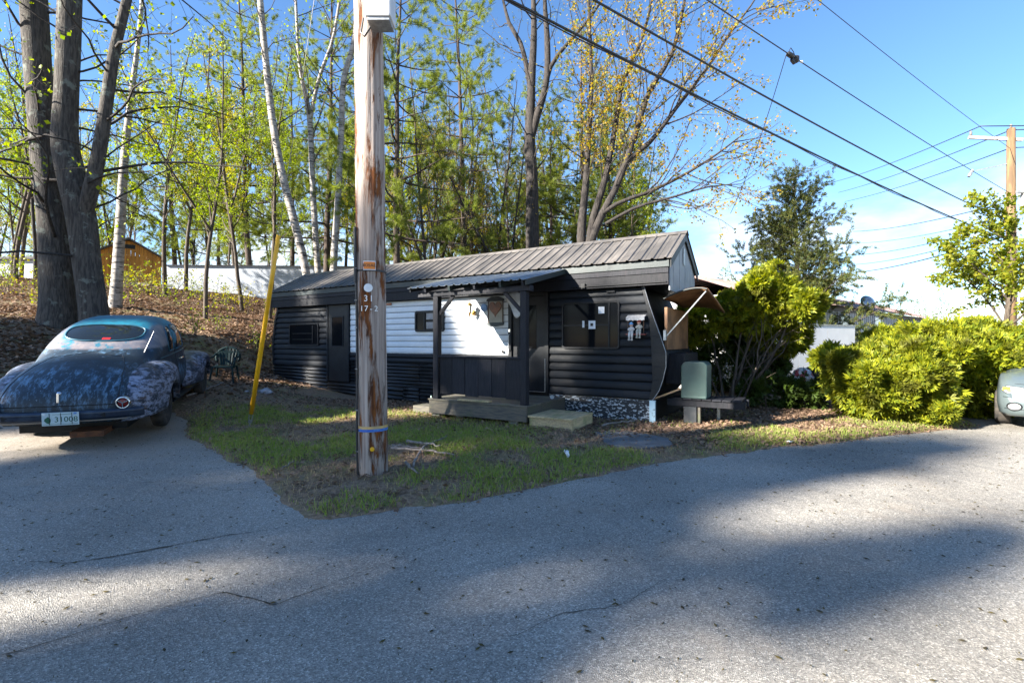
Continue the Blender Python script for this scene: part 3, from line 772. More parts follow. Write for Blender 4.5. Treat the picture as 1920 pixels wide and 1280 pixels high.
# lantern
lan = empty('wall_lantern', PL, TR_A, 'brass carriage lantern on the white wall above the porch', 'lantern')
Lx, Ly, Lz = -4.30, -.17, 2.20
m = MB(); m.lathe([(.055, 0), (.06, .012), (.03, .03), (.012, .05)], 16, Matrix.Translation((Lx + .0, -.014, Lz - .06)) @ Matrix.Rotation(R(90), 4, 'X')); m.build('wall_plate', M_brass, lan, smooth=True)
m = MB(); m.tube([(Lx, -.04, Lz - .06), (Lx, -.10, Lz - .13), (Lx, -.16, Lz - .13), (Lx, -.17, Lz - .08)], .010, 8); m.build('arm', M_brass, lan, smooth=True)
m = MB(); m.lathe([(.002, -.25), (.014, -.22), (.010, -.15), (.03, -.085), (.04, -.075), (.04, -.065)], 12, Matrix.Translation((Lx, Ly, Lz))); m.build('base_cup', M_brass, lan, smooth=True)
m = MB(); m.lathe([(.038, -.064), (.062, .09)], 6, Matrix.Translation((Lx, Ly, Lz))); m.build('glass_shade', mat('clear_lantern_glass', (.55, .55, .5), rough=.1), lan)
m = MB(); m.lathe([(.07, .092), (.055, .115), (.02, .14), (.012, .16), (.02, .175), (.003, .2)], 12, Matrix.Translation((Lx, Ly, Lz))); m.build('cap', M_brass, lan, smooth=True)
# plaque
plq = empty('wall_plaque', PL, TR_A, 'framed wooden plaque with a brown heart shape on the white wall', 'plaque')
px_, pz_ = -3.72, 2.17
m = MB(); m.box(px_ - .19, px_ + .19, -.026, -.016, pz_ - .26, pz_ + .20); m.build('panel', mat('plaque_cream', (.42, .40, .34), (.34, .32, .27), scale=8, rough=.7), plq)
M_brown = mat('dark_brown_wood', (.10, .045, .02), (.05, .025, .015), scale=8, rough=.5)
m = MB(); m.prism([(px_ - .23, pz_ + .20), (px_ + .23, pz_ + .20), (px_ + .21, pz_ + .25), (px_ + .08, pz_ + .30), (px_ - .08, pz_ + .30), (px_ - .21, pz_ + .25)], -.045, -.016); m.build('top_rail', M_trimblack, plq)
m = MB(); m.prism([(px_ - .22, pz_ - .26), (px_ + .22, pz_ - .26), (px_ + .20, pz_ - .32), (px_, pz_ - .35), (px_ - .20, pz_ - .32)], -.045, -.016); m.build('bottom_rail', M_green, plq)
for d_ in (-.19, .18): MB().box(px_ + d_, px_ + d_ + .018, -.036, -.014, pz_ - .26, pz_ + .2).build('side_rail', M_brown, plq)
hp = [(px_ + .16 * math.sin(t) ** 3, pz_ + .05 + .0115 * (13 * math.cos(t) - 5 * math.cos(2 * t) - 2 * math.cos(3 * t) - math.cos(4 * t))) for t in np.linspace(0, 2 * math.pi, 36)[:-1]]
m = MB(); m.prism(hp, -.042, -.028); m.build('heart', mat('copper_heart', (.22, .08, .03), (.12, .05, .025), scale=14, rough=.5), plq)
m = MB(); m.lathe([(.085, 0), (.09, .006), (.075, .014), (.0, .016)], 20, Matrix.Translation((-4.02, -.016, 2.24)) @ Matrix.Rotation(R(90), 4, 'X')); o = m.build('blue_plate', M_blue, None, smooth=True, loc=PL, rot=(0, 0, TR_A)); tag(o, 'small round blue plate on the white wall beside the lantern', 'plate')
# hanging cloth by the door
def rag(name, pts, y, label, material=M_cloth):
    P = np.array([[(x, y + .03 * math.sin(9 * x + 5 * z), z) for x, z in row] for row in pts])
    o = MB().grid(P).build(name, material, None, smooth=True, loc=PL, rot=(0, 0, TR_A)); md = o.modifiers.new('s', 'SUBSURF'); md.levels = md.render_levels = 2
    md = o.modifiers.new('t', 'SOLIDIFY'); md.thickness = .006
    return tag(o, label, 'cloth')
rag('hanging_cloth', [[(-2.86, 2.42), (-2.70, 2.43), (-2.55, 2.43)], [(-2.90, 2.25), (-2.70, 2.27), (-2.5, 2.28)], [(-2.78, 2.20), (-2.66, 2.15), (-2.52, 2.18)], [(-2.72, 1.98), (-2.64, 1.92), (-2.55, 2.02)]], -.9, 'crumpled pale cloth hanging by the right post of the porch')
# hanging ornament: swing seat with two dolls under a scalloped awning
orn = empty('doll_ornament', PL, TR_A, 'doll in white on a swing under a scalloped awning, hung on black siding', 'ornament')
ox, oz = -.62, 1.77; M_orn = mat('ornament_white', (.62, .60, .56), (.45, .42, .40), scale=30, rough=.6)
m = MB(); nseg = 12
for i in range(nseg):
    a = ox - .17 + i * .34 / nseg; b_ = a + .34 / nseg
    dz = .02 * abs(math.sin((i + .5) * math.pi / 3))
    m.add([(a, -.03, oz + .215), (b_, -.03, oz + .215), (b_, -.15, oz + .17), (a, -.15, oz + .17), (b_, -.155, oz + .125 - dz), (a, -.155, oz + .125 - dz)], [(0, 1, 2, 3), (3, 2, 4, 5)])
o = m.build('awning', M_orn, orn); md = o.modifiers.new('t', 'SOLIDIFY'); md.thickness = .006
m = MB(); m.tube([(ox - .14, -.13, oz + .15), (ox - .14, -.13, oz - .13)], .007, 6); m.tube([(ox + .15, -.13, oz + .15), (ox + .15, -.13, oz - .13)], .007, 6); m.build('swing_post', M_brown, orn)
MB().box(ox - .17, ox + .17, -.16, -.03, oz - .15, oz - .13).build('swing_seat', mat('ornament_red', (.22, .05, .04), rough=.6), orn)
def doll(x, y, z, k, cs, name):
    m = MB(); T3 = Matrix.Translation
    m.lathe([(.001, -.05), (.035, -.03), (.045, 0), (.038, .035), (.018, .06)], 12, T3((x, y, z)))
    for s_ in (-1, 1):
        m.tube([(x + s_ * .02, y - .01, z - .03), (x + s_ * .024, y - .045, z - .06), (x + s_ * .025, y - .05, z - .12), (x + s_ * .025, y - .055, z - .165)], [.022, .024, .021, .014], 8)
        m.tube([(x + s_ * .03, y, z + .04), (x + s_ * .055, y - .01, z + .01), (x + s_ * .04, y - .04, z - .01)], [.014, .014, .010], 8)
    o = m.build(name, cs[0], orn, smooth=True)
    m = MB(); m.lathe([(.001, -.034), (.022, -.026), (.034, 0), (.024, .026), (.001, .034)], 12, T3((x, y - .005, z + .085))); m.build('doll_head', cs[1], o, smooth=True)
    m = MB(); m.lathe([(.042, .0), (.038, .006), (.034, .022), (.018, .04), (.001, .046)], 12, T3((x, y - .003, z + .098))); m.build('doll_hat', cs[2], o, smooth=True)
    for s_ in (-1, 1):
        m = MB(); m.lathe([(.001, -.018), (.02, -.01), (.022, .006), (.001, .018)], 10, T3((x + s_ * .025, y - .065, z - .178))); m.build('doll_shoe', cs[0], o, smooth=True)
skin = mat('doll_skin', (.5, .32, .25), rough=.5)
doll(ox - .075, -.13, oz - .06, 1, (M_orn, skin, mat('doll_hat_blue', (.12, .3, .55), rough=.6)), 'doll')
doll(ox + .06, -.10, oz - .02, .8, (mat('doll_dress', (.30, .32, .25), (.5, .45, .4), scale=40, rough=.7), skin, mat('doll_hat_red', (.3, .06, .04), rough=.6)), 'doll')
# flat stone / asphalt slab by the step
slab = [((px - 960) * 1360.5 / F / (py - 640), 1360.5 / (py - 640)) for px, py in ((1112, 818), (1165, 812), (1255, 830), (1262, 842), (1205, 848), (1140, 842))]
m = MB(); v = [(x, y, .075) for x, y in slab] + [(x, y, -.02) for x, y in slab]; n = len(slab)
m.add(v, [tuple(range(n)), tuple(range(n, 2 * n))[::-1]] + [(i, i + n, (i + 1) % n + n, (i + 1) % n) for i in range(n)])
tag(m.build('paving_slab', mat('slab_grey', (.13, .135, .14), (.09, .09, .09), scale=5, rough=.85, bump=.5), None, bevel=.02), 'flat grey paving slab in the grass beside the step box', 'slab')

# ---------------------------------------------------------------- old coupe
def catmull(K, V, q):
    K = np.asarray(K, float); V = np.asarray(V, float)
    m = np.gradient(V, K, axis=0) if V.ndim == 1 else np.stack([np.gradient(V[:, j], K) for j in range(V.shape[1])], 1)
    i = np.clip(np.searchsorted(K, q) - 1, 0, len(K) - 2)
    h_ = (K[i + 1] - K[i]); t = (q - K[i]) / h_
    if V.ndim > 1: h_ = h_[:, None]; t = t[:, None]
    return (2 * t**3 - 3 * t**2 + 1) * V[i] + (t**3 - 2 * t**2 + t) * h_ * m[i] + (-2 * t**3 + 3 * t**2) * V[i + 1] + (t**3 - t**2) * h_ * m[i + 1]

def paint(name, base, second, third, s1=5, s2=9, lo=.5, hi=.58, lo3=.6, hi3=.66, zsplit=None, roofc=None, rough=.35, stretch=(1, 1, 1)):
    m = bpy.data.materials.new(name); m.use_nodes = True; t = m.node_tree; b = t.nodes['Principled BSDF']
    tcn = N(t, 'ShaderNodeTexCoord')
    def nz_(s, st, d=9, r=.7):
        mp = N(t, 'ShaderNodeMapping'); mp.inputs['Scale'].default_value = st; mp.inputs['Rotation'].default_value = (0, R(25), R(8)); t.links.new(tcn.outputs['Object'], mp.inputs[0])
        n = N(t, 'ShaderNodeTexNoise'); n.inputs['Scale'].default_value = s; n.inputs['Detail'].default_value = d; n.inputs['Roughness'].default_value = r
        t.links.new(mp.outputs[0], n.inputs['Vector']); return n.outputs[0]
    def rm(v, a, b_, hi_=1):
        r = N(t, 'ShaderNodeMapRange'); r.inputs['From Min'].default_value = a; r.inputs['From Max'].default_value = b_; r.inputs['To Max'].default_value = hi_; t.links.new(v, r.inputs['Value']); return r.outputs[0]
    def mixc(f, a, c):
        x = N(t, 'ShaderNodeMix', data_type='RGBA'); t.links.new(f, x.inputs[0])
        for s_, i in ((a, 6), (c, 7)):
            if isinstance(s_, tuple): x.inputs[i].default_value = (*s_, 1)
            else: t.links.new(s_, x.inputs[i])
        return x.outputs[2]
    def mulv(a, c):
        x = N(t, 'ShaderNodeMath', operation='MULTIPLY'); t.links.new(a, x.inputs[0]); t.links.new(c, x.inputs[1]); return x.outputs[0]
    big = rm(nz_(1.3, (1, 1, 1), 4), .43, .56)
    streak = rm(nz_(s1, stretch, 10, .78), lo, hi)
    c = mixc(mulv(big, streak), base, second)
    c = mixc(rm(nz_(s2, (1, 1, 1.2), 10, .75), lo3, hi3), c, third)
    if zsplit:
        sp = N(t, 'ShaderNodeSeparateXYZ'); t.links.new(tcn.outputs['Object'], sp.inputs[0])
        rc = mixc(rm(nz_(2.2, (1, 1, 1), 5), .46, .54), roofc[0], roofc[1])
        # bare primer quarter panels
        ax = N(t, 'ShaderNodeMath', operation='ABSOLUTE'); t.links.new(sp.outputs['X'], ax.inputs[0])
        side = mulv(rm(ax.outputs[0], .50, .58), rm(sp.outputs['Z'], 1.66, 1.60))
        bk = rm(sp.outputs['Y'], .95, .85)
        rc = mixc(mulv(side, bk), rc, mixc(rm(nz_(5, (1, 1, .5), 8), .4, .6), roofc[2], roofc[3]))
        band_ = mulv(mulv(rm(sp.outputs['Z'], 1.43, 1.38), bk), rm(nz_(3.1, (1, 1, 1), 4), .40, .46))
        rc = mixc(band_, rc, mixc(rm(nz_(6, (1, 1, .6), 8), .4, .6), roofc[2], roofc[3]))
        c = mixc(rm(sp.outputs['Z'], zsplit - .015, zsplit + .015), c, rc)
    t.links.new(c, b.inputs['Base Color'])
    r = N(t, 'ShaderNodeMapRange'); r.inputs['To Min'].default_value = rough; r.inputs['To Max'].default_value = .65
    t.links.new(nz_(6, (1, 1, 1)), r.inputs['Value']); t.links.new(r.outputs[0], b.inputs['Roughness'])
    return m
P_body = paint('worn_navy_paint', (.006, .017, .030), (.10, .20, .31), (.20, .25, .31), s1=11, s2=15, lo=.49, hi=.60, lo3=.63, hi3=.67, zsplit=1.275, roofc=((.008, .17, .25), (.012, .11, .17), (.22, .19, .19), (.10, .11, .14)), stretch=(1.6, .5, .5))
P_fend = paint('worn_fender_paint', (.007, .014, .028), (.24, .27, .36), (.085, .045, .032), s1=13, s2=6, lo=.46, hi=.55, lo3=.55, hi3=.66, stretch=(.7, .7, 1.3))
P_dark = mat('dark_navy_bumper', (.012, .02, .04), (.03, .045, .07), scale=6, rough=.3, metal=.2)

CA = R(22.3); CAR_S = 1.0
car = empty('old_coupe', (-6.52, 7.68, .115), CA, 'rounded 1940s coupe with scraped navy paint and teal roof, parked nose to the woods', 'car')
car.rotation_euler = (R(4.6), 0, CA)
st = np.array([  # y, ztop, w, zbelt, wb, p
    (-1.36, .62, .40, .55, .38, .85), (-1.345, .70, .58, .57, .55, .85), (-1.30, .80, .66, .62, .64, .85), (-1.20, .90, .72, .66, .70, .85), (-1.0, 1.03, .765, .72, .75, .85),
    (-.7, 1.14, .79, .76, .775, .82), (-.35, 1.225, .80, .84, .78, .80), (-.08, 1.275, .805, .92, .78, .74), (.06, 1.36, .81, 1.0, .78, .66), (.25, 1.49, .815, 1.06, .775, .58), (.50, 1.62, .82, 1.10, .77, .53), (.8, 1.705, .82, 1.12, .765, .50),
    (1.2, 1.755, .82, 1.12, .755, .48), (1.55, 1.74, .81, 1.12, .74, .48), (1.78, 1.66, .80, 1.11, .72, .50), (1.98, 1.50, .77, 1.08, .69, .54), (2.16, 1.33, .72, 1.0, .66, .60), (2.3, 1.25, .68, .95, .63, .66),
    (2.7, 1.22, .60, .92, .56, .66), (3.2, 1.17, .50, .88, .46, .66), (3.6, 1.07, .42, .8, .38, .68), (3.85, .92, .34, .7, .30, .72), (3.95, .7, .24, .55, .20, .8)])
def ringpts(r):
    y, zt, w, zb, wb, p = r
    pts = [(.86 * w, .40), (.96 * w, .46), (w, max(.5, min(.60, zb * .8 + .10))), ((w + wb) / 2 + .008, (max(.5, min(.60, zb * .8 + .10)) + zb) / 2 + .02), (wb, zb)]
    for a in np.linspace(0, math.pi / 2, 13)[1:]:
        pts.append((wb * max(0, math.cos(a)) ** p, zb + (zt - zb) * math.sin(a) ** (p if p > .7 else .75)))
    return pts
qy = np.unique(np.concatenate([np.linspace(-1.36, -1.0, 14), np.linspace(-1.0, 2.4, 52), np.linspace(2.4, 3.95, 18)]))
S = catmull(st[:, 0], st[:, 1:], qy)
P = []
for y, r in zip(qy, S):
    h_ = ringpts((y, *r))
    half = [(x, y, z) for x, z in h_]
    P.append(half + [(-x, y, z) for x, z in [(q[0], q[1]) for q in h_[::-1]][1:]])
body_mb = MB().grid(np.array(P)); nb = len(P[0])
body_mb.f.append(list(range(nb))); body_mb.f.append(list(range((len(P) - 1) * nb, len(P) * nb))[::-1])
for i in range(len(P) - 1): body_mb.f.append([i * nb, (i + 1) * nb, (i + 2) * nb - 1, (i + 1) * nb - 1])
body_me = body_mb.mesh('body', True)
body = put('body', body_me, P_body, car)
bm = bmesh.new(); bm.from_mesh(body_me); bvh = BVHTree.FromBMesh(bm)
def cast(o, d):
    hit, nrm, _, _ = bvh.ray_cast(Vector(o), Vector(d), 10)
    return (hit, nrm) if hit else (None, None)
def conform(pts2, mode, off):
    out_ = []
    for a, b_ in pts2:
        if mode == 'rear': h_, n_ = cast((a, -4, b_), (0, 1, 0))
        elif mode == 'right': h_, n_ = cast((4, a, b_), (-1, 0, 0))
        elif mode == 'left': h_, n_ = cast((-4, a, b_), (1, 0, 0))
        elif mode == 'front': h_, n_ = cast((a, 6, b_), (0, -1, 0))
        else: h_, n_ = cast((a, b_, 4), (0, 0, -1))
        if h_ is None: h_, n_ = Vector(out_[-1] if out_ else (0, 0, 0)), Vector((0, 0, 0))
        dd = {'rear': (0, -1, 0), 'right': (1, 0, 0), 'left': (-1, 0, 0), 'front': (0, 1, 0), 'top': (0, 0, 1)}[mode]
        if n_.dot(Vector(dd)) < 0: n_ = -n_
        out_.append(tuple(h_ + n_ * off))
    return out_
def sellipse(cx, cz, a, b_, n=40, p=.75):
    return [(cx + a * abs(math.cos(t)) ** p * math.copysign(1, math.cos(t)), cz + b_ * abs(math.sin(t)) ** p * math.copysign(1, math.sin(t))) for t in np.linspace(0, 2 * math.pi, n + 1)[:-1]]
def pane_on(outline, mode, off, name, material, parent, frame_r=.014, frame_mat=None, rings=5):
    c = np.mean(outline, 0); L = []
    for k in range(rings, 0, -1):
        L.append(conform([tuple(c + (np.array(q_) - c) * k / rings) for q_ in outline], mode, off))
    m = MB().grid(np.array(L), closed=True); n = len(outline)
    cc = conform([tuple(c)], mode, off); m.v.append(np.array(cc)); m.n += 1; base_ = (rings - 1) * n
    for j in range(n): m.f.append([base_ + j, base_ + (j + 1) % n, rings * n])
    o = m.build(name, material, parent, smooth=True)
    if frame_mat:
        ring = conform(outline, mode, off); m = MB(); pts = ring + ring[:2]
        m.tube(pts, frame_r, 8); m.build('window_seal', frame_mat, o, smooth=True)
    return o
M_cglass = mat('car_window_glass', (.008, .011, .013), rough=.03, spec=.6)
P_teal = mat('teal_trim', (.01, .06, .09), (.02, .1, .15), scale=8, rough=.4)
rw = pane_on(sellipse(0, 1.505, .51, .118, 48, .72), 'rear', .004, 'rear_window', M_cglass, car, .014, P_teal)
stk = pane_on([(.0, 1.405), (.105, 1.405), (.11, 1.432), (.005, 1.432)], 'rear', .009, 'sticker', M_red, rw, rings=1)
for mode, sx in (('right', 1), ('left', -1)):
    pane_on([(.66, 1.17), (.98, 1.17), (1.02, 1.32), (1.02, 1.56), (.96, 1.59), (.84, 1.56), (.72, 1.45), (.65, 1.30)], mode, .004, 'side_window', M_cglass, car, .012, P_teal)
    pane_on([(1.12, 1.17), (1.78, 1.17), (1.84, 1.2), (1.74, 1.42), (1.62, 1.56), (1.5, 1.60), (1.16, 1.60), (1.11, 1.56)], mode, .004, 'side_window', M_cglass, car, .012, P_teal)
    for yv, z0, z1 in ((1.07, .42, 1.62), (2.0, .42, 1.2)):
        MB().tube(conform([(yv, z) for z in np.linspace(z0, z1, 14)], mode, .001), .005, 6).build('door_seam', M_trimblack, car)
    MB().tube(conform([(y, 1.10 + .0 * y) for y in np.linspace(.1, 2.1, 24)], mode, .004), .008, 6).build('belt_moulding', P_teal, car)
    hm = conform([(1.25, .98), (1.38, .98)], mode, .05); MB().tube([conform([(1.25, .98)], mode, 0)[0], hm[0], hm[1]], .012, 8).build('door_handle', M_chrome, car)
pane_on([(-.5, 1.32), (.5, 1.32), (.56, 1.45), (.48, 1.58), (0, 1.62), (-.48, 1.58), (-.56, 1.45)], 'front', .004, 'windscreen', M_cglass, car, .012, P_teal)
# boot lid seams
lid = [(-.60, .64), (-.62, .74), (-.60, .9), (-.53, 1.08), (-.42, 1.19), (0, 1.245), (.42, 1.19), (.53, 1.08), (.60, .9), (.62, .74), (.60, .64)]
lq = np.array(lid); kk = np.linspace(0, len(lid) - 1, 70); lid2 = [(float(np.interp(k, range(len(lid)), lq[:, 0])), float(np.interp(k, range(len(lid)), lq[:, 1]))) for k in kk]
MB().tube(conform(lid2, 'rear', .0), .006, 6).build('boot_lid_seam', M_trimblack, car)
MB().tube(conform([(x, .64) for x in np.linspace(-.6, .6, 24)], 'rear', .0), .006, 6).build('boot_lid_seam', M_trimblack, car)
h0 = conform([(0.0, .80)], 'rear', 0)[0]
hd = MB(); hd.lathe([(.03, 0), (.032, .02), (.02, .045), (.001, .05)], 14, Matrix.Translation(h0) @ Matrix.Rotation(R(100), 4, 'X')); hd.obox(np.array(h0) + np.array([0, -.055, -.05]), (.026, .022, .13), Matrix.Rotation(R(-6), 3, 'X'))
hd.build('boot_handle', M_chrome, car, bevel=.006)
a0 = conform([(.60, 1.22)], 'rear', 0)[0]; MB().tube([a0, (a0[0] + .06, a0[1] + .03, a0[2] + .17), (a0[0] + .12, a0[1] + .06, a0[2] + .34)], [.008, .0045, .003], 6).build('aerial', M_chrome, car)
# fenders
def fender(yk, xk, zk, wc, sx, name, xi=.57):
    q = np.linspace(yk[0], yk[-1], 46); xo = catmull(yk, np.array(xk), q); zt = catmull(yk, np.array(zk), q)
    G = []
    for y, x, z in zip(q, xo, zt):
        d = abs(y - wc); zb = .37
        if d < .41: zb = max(.37, .335 + math.sqrt(max(0, .41**2 - d * d)))
        zb = min(zb, z - .05)
        row = []
        zm = zb + (z - zb) * .35
        for a in np.linspace(0, math.pi / 2, 9):
            row.append((sx * (xi + (x - xi) * math.sin(a) ** .8), y, zm + (z - zm) * math.cos(a) ** .75))
        row += [(sx * x, y, zb + (zm - zb) * .5), (sx * (x - .004), y, zb + .012), (sx * (x - .025), y, zb), (sx * (x - .10), y, zb + .005)]
        G.append(row)
    o = MB().grid(G).build(name, P_fend, car, smooth=True)
    md = o.modifiers.new('s', 'SUBSURF'); md.levels = md.render_levels = 1
    return o
for sx in (1, -1):
    fender([-1.30, -1.2, -1.0, -.6, -.1, .35, .65, .88, 1.0], [.66, .79, .905, .985, 1.02, .99, .92, .84, .78], [.56, .74, .90, 1.04, 1.10, 1.06, .93, .75, .58], 0.0, sx, 'rear_fender')
    fender([1.5, 1.65, 2.0, 2.5, 2.9, 3.3, 3.6, 3.78], [.78, .84, .92, .965, .98, .93, .80, .6], [.55, .68, .84, .93, .95, .92, .80, .62], 2.9, sx, 'front_fender', xi=.5)
    MB().box(*(sorted((sx * .74, sx * .88))), .45, 2.45, .30, .335).build('running_board', M_trimblack, car, bevel=.01)
# wheels
def wheel(x, y, sx):
    Mx = Matrix.Translation((x, y, .335)) @ Matrix.Rotation(R(90) * sx, 4, 'Y')
    w_ = MB().lathe([(.20, -.075), (.30, -.085), (.328, -.07), (.337, -.03), (.337, .03), (.328, .07), (.30, .085), (.215, .078), (.20, .06)], 32, Mx).build('wheel', M_tyre, car, smooth=True)
    MB().lathe([(.205, .055), (.195, .03), (.14, .02), (.10, .045), (.07, .055), (.001, .06)], 24, Mx).build('rim', mat('dusty_rim', (.10, .085, .07), (.05, .045, .04), scale=9, rough=.6, metal=.3), w_, smooth=True)
for sx in (1, -1):
    wheel(sx * .80, 0, sx); wheel(sx * .80, 2.9, sx)
MB().box(-.6, .6, -.9, 3.3, .20, .34).build('underbody', M_trimblack, car)
MB().box(.05, .42, -1.2, -.8, .17, .25).build('rear_bracket', mat('rusty_steel', (.16, .06, .025), (.08, .035, .02), scale=12, rough=.9), car)
# bumper
q = np.linspace(-.93, .93, 33); G = []
for x in q:
    y = -1.47 + .16 * abs(x / .93) ** 2.6
    G.append([(x, y + dy, .525 + dz) for dy, dz in ((.02, -.065), (-.012, -.055), (-.022, -.02), (-.016, .0), (-.024, .02), (-.012, .055), (.02, .065))])
o = MB().grid(G).build('rear_bumper', P_dark, car, smooth=True); md = o.modifiers.new('t', 'SOLIDIFY'); md.thickness = .006
for x in (-.5, .5): MB().box(x - .03, x + .03, -1.46, -1.2, .49, .55).build('bumper_bracket', M_trimblack, car)
MB().tube([(x, -1.475 + .1 * abs(x / .93) ** 2.6, .455) for x in q[3:-3]], .010, 6).build('bumper_trim', mat('bumper_bright_edge', (.25, .22, .19), rough=.35, metal=.6), car)
# plate
M_plate = mat('plate_paint', (.50, .60, .62), (.42, .52, .55), scale=8, rough=.4); M_pgreen = mat('plate_green', (.01, .09, .05), rough=.5)
pl = MB().box(.02, .40, -1.516, -1.508, .335, .505).build('number_plate', M_plate, car, bevel=.003); pl.location = (-.13, 0, .085)
tm = text_mesh('31008', .098, 'plate_number'); put('plate_number', tm, M_pgreen, pl, (.268, -1.518, .41), (R(90), 0, 0))
m = MB(); m.prism([(.045, .40), (.07, .37), (.095, .36), (.11, .385), (.112, .415), (.10, .44), (.08, .452), (.065, .435), (.052, .43)], -1.5185, -1.5165); m.build('plate_emblem', M_pgreen, pl)
for zz, x0, x1 in ((.352, .03, .39), (.478, .13, .33)): MB().box(x0, x1, -1.5185, -1.5165, zz, zz + .004).build('plate_line', M_pgreen, pl)
for xx in (.095, .21, .325): MB().box(xx, xx + .006, -1.5195, -1.5165, .345, .498).build('plate_wire', M_trimblack, pl)
MB().box(.345, .378, -1.5185, -1.5165, .475, .5).build('plate_tag', M_blue, pl); MB().box(.03, .055, -1.5185, -1.5165, .47, .495).build('plate_tag', M_paper, pl)
# tail lamps
for sx in (1, -1):
    c = np.array((sx * .70, -1.37, .66)); Mx = Matrix.Translation(tuple(c)) @ Matrix.Rotation(R(90), 4, 'X')
    tl = MB().lathe([(.085, -.14), (.085, .01), (.078, .022), (.066, .016)], 28, Mx, cap=False).build('tail_lamp', M_chrome, car, smooth=True)
    MB().lathe([(.068, .0), (.05, .012), (.001, .018)], 24, Mx).build('lens', mat('dark_red_lens', (.16, .012, .01), rough=.15), tl, smooth=True)
    m = MB()
    for k in range(3):
        a = R(90 + 180 + 120 * k); m.bar(tuple(c + np.array((0, -.024, 0))), tuple(c + np.array((.062 * math.cos(a), -.016, .062 * math.sin(a)))), .01, .012)
    m.build('lens_spokes', M_chrome, tl)

# ---------------------------------------------------------------- silver hatchback at the right edge
SC = empty('pale_car', (8.95, 7.70, 0.0), R(133), 'pale silver green modern car nose at the right edge, parked by the hedge', 'car')
M_silver = mat('silver_green_paint', (.15, .19, .20), (.135, .175, .185), scale=3, rough=.3, metal=.5, coat=.5)
ss = np.array([(0, .30, .70, .62, .52), (.06, .25, .80, .70, .62), (.2, .22, .86, .80, .70), (.5, .21, .89, .92, .76), (1.0, .21, .90, 1.02, .78), (1.35, .21, .905, 1.08, .80), (1.7, .21, .91, 1.32, .70), (2.1, .21, .91, 1.48, .64), (3.0, .21, .91, 1.5, .64), (3.8, .22, .90, 1.38, .62), (4.2, .26, .86, 1.05, .66), (4.35, .34, .78, .85, .6)])
q = np.linspace(0, 4.35, 60); Sx = catmull(ss[:, 0], ss[:, 1:], q); P = []
for y, (zb, w, zt, wt) in zip(q, Sx):
    zbelt = min(.92, zt - .03); row = []
    # local +y is backwards from the nose here: the empty is turned, so mirror y
    half = [(w * .86, zb), (w * .97, zb + .06), (w, .45), (w * .995, .62), (w * .97, zbelt * .9), (w * .94, zbelt)] + [(wt * math.cos(a) ** .5 if math.cos(a) > 0 else 0, zbelt + (zt - zbelt) * math.sin(a) ** .8) for a in np.linspace(.12, math.pi / 2, 8)]
    P.append([(x, -y, z) for x, z in half] + [(-x, -y, z) for x, z in half[::-1][1:]])
bmx = MB().grid(P); nb = len(P[0]); bmx.f.append(list(range(nb))); bmx.f.append(list(range((len(P) - 1) * nb, len(P) * nb))[::-1])
for i in range(len(P) - 1): bmx.f.append([i * nb, (i + 1) * nb, (i + 2) * nb - 1, (i + 1) * nb - 1])
sb_me = bmx.mesh('body', True); put('body', sb_me, M_silver, SC)
bm = bmesh.new(); bm.from_mesh(sb_me); bvh = BVHTree.FromBMesh(bm)
for sx in (1, -1):
    for yy in (-.85, -3.5):
        Mx = Matrix.Translation((sx * .82, yy, .31)) @ Matrix.Rotation(R(90) * sx, 4, 'Y')
        w_ = MB().lathe([(.2, -.1), (.28, -.105), (.31, -.08), (.312, 0), (.31, .08), (.28, .1), (.2, .085)], 28, Mx).build('wheel', M_tyre, SC, smooth=True)
        MB().lathe([(.2, .07), (.18, .05), (.06, .075), (.001, .08)], 20, Mx).build('rim', M_alu, w_, smooth=True)
    hl = pane_on([(sx * .38, .60), (sx * .55, .57), (sx * .76, .62), (sx * .82, .68), (sx * .76, .735), (sx * .60, .72), (sx * .42, .675)], 'front', .006, 'headlamp', mat('headlamp_lens', (.40, .42, .44), (.22, .24, .26), scale=12, rough=.08), SC, .006, M_trimblack, rings=4)
    pane_on([(sx * .70, .63), (sx * .80, .66), (sx * .79, .71), (sx * .71, .715)], 'front', .012, 'indicator', mat('amber_indicator', (.75, .30, .04), rough=.2), hl, rings=3)
    fg = pane_on(sellipse(sx * .66, .40, .085, .062, 24, 1), 'front', .004, 'fog_lamp', mat('fog_lens', (.30, .32, .32), rough=.1), SC, .012, M_trimblack, rings=3)
    mir = MB().lathe([(.001, -.11), (.06, -.09), (.075, 0), (.06, .09), (.001, .11)], 14, Matrix.Translation((sx * 1.0, -1.62, .98)) @ Matrix.Rotation(R(90), 4, 'Y') @ Matrix.Diagonal((1, .8, 1, 1))).build('mirror', mat('mirror_grey', (.12, .14, .18), rough=.3), SC, smooth=True)
    pane_on([(-2.0, 1.0), (-3.4, 1.0), (-3.2, 1.3), (-2.3, 1.33)][::sx], 'right' if sx > 0 else 'left', .004, 'side_window', M_cglass, SC, .01, M_trimblack, rings=3)
pane_on([(-.62, 1.06), (.62, 1.06), (.52, 1.36), (0, 1.41), (-.52, 1.36)], 'front', .004, 'windscreen', M_cglass, SC, .01, M_trimblack, rings=4)
for zz_, xw_ in ((.535, .80), (.755, .66), (.34, .78)):
    MB().tube(conform([(x, zz_ + .02 * (abs(x) / xw_) ** 2) for x in np.linspace(-xw_, xw_, 30)], 'front', .0), .005, 6).build('panel_seam', M_trimblack, SC)
pane_on([(-.34, .36), (.34, .36), (.4, .46), (-.4, .46)], 'front', .004, 'grille', M_trimblack, SC, rings=2)
pane_on([(-.3, .60), (.3, .60), (.28, .68), (-.28, .68)], 'front', .004, 'grille', M_trimblack, SC, rings=2)

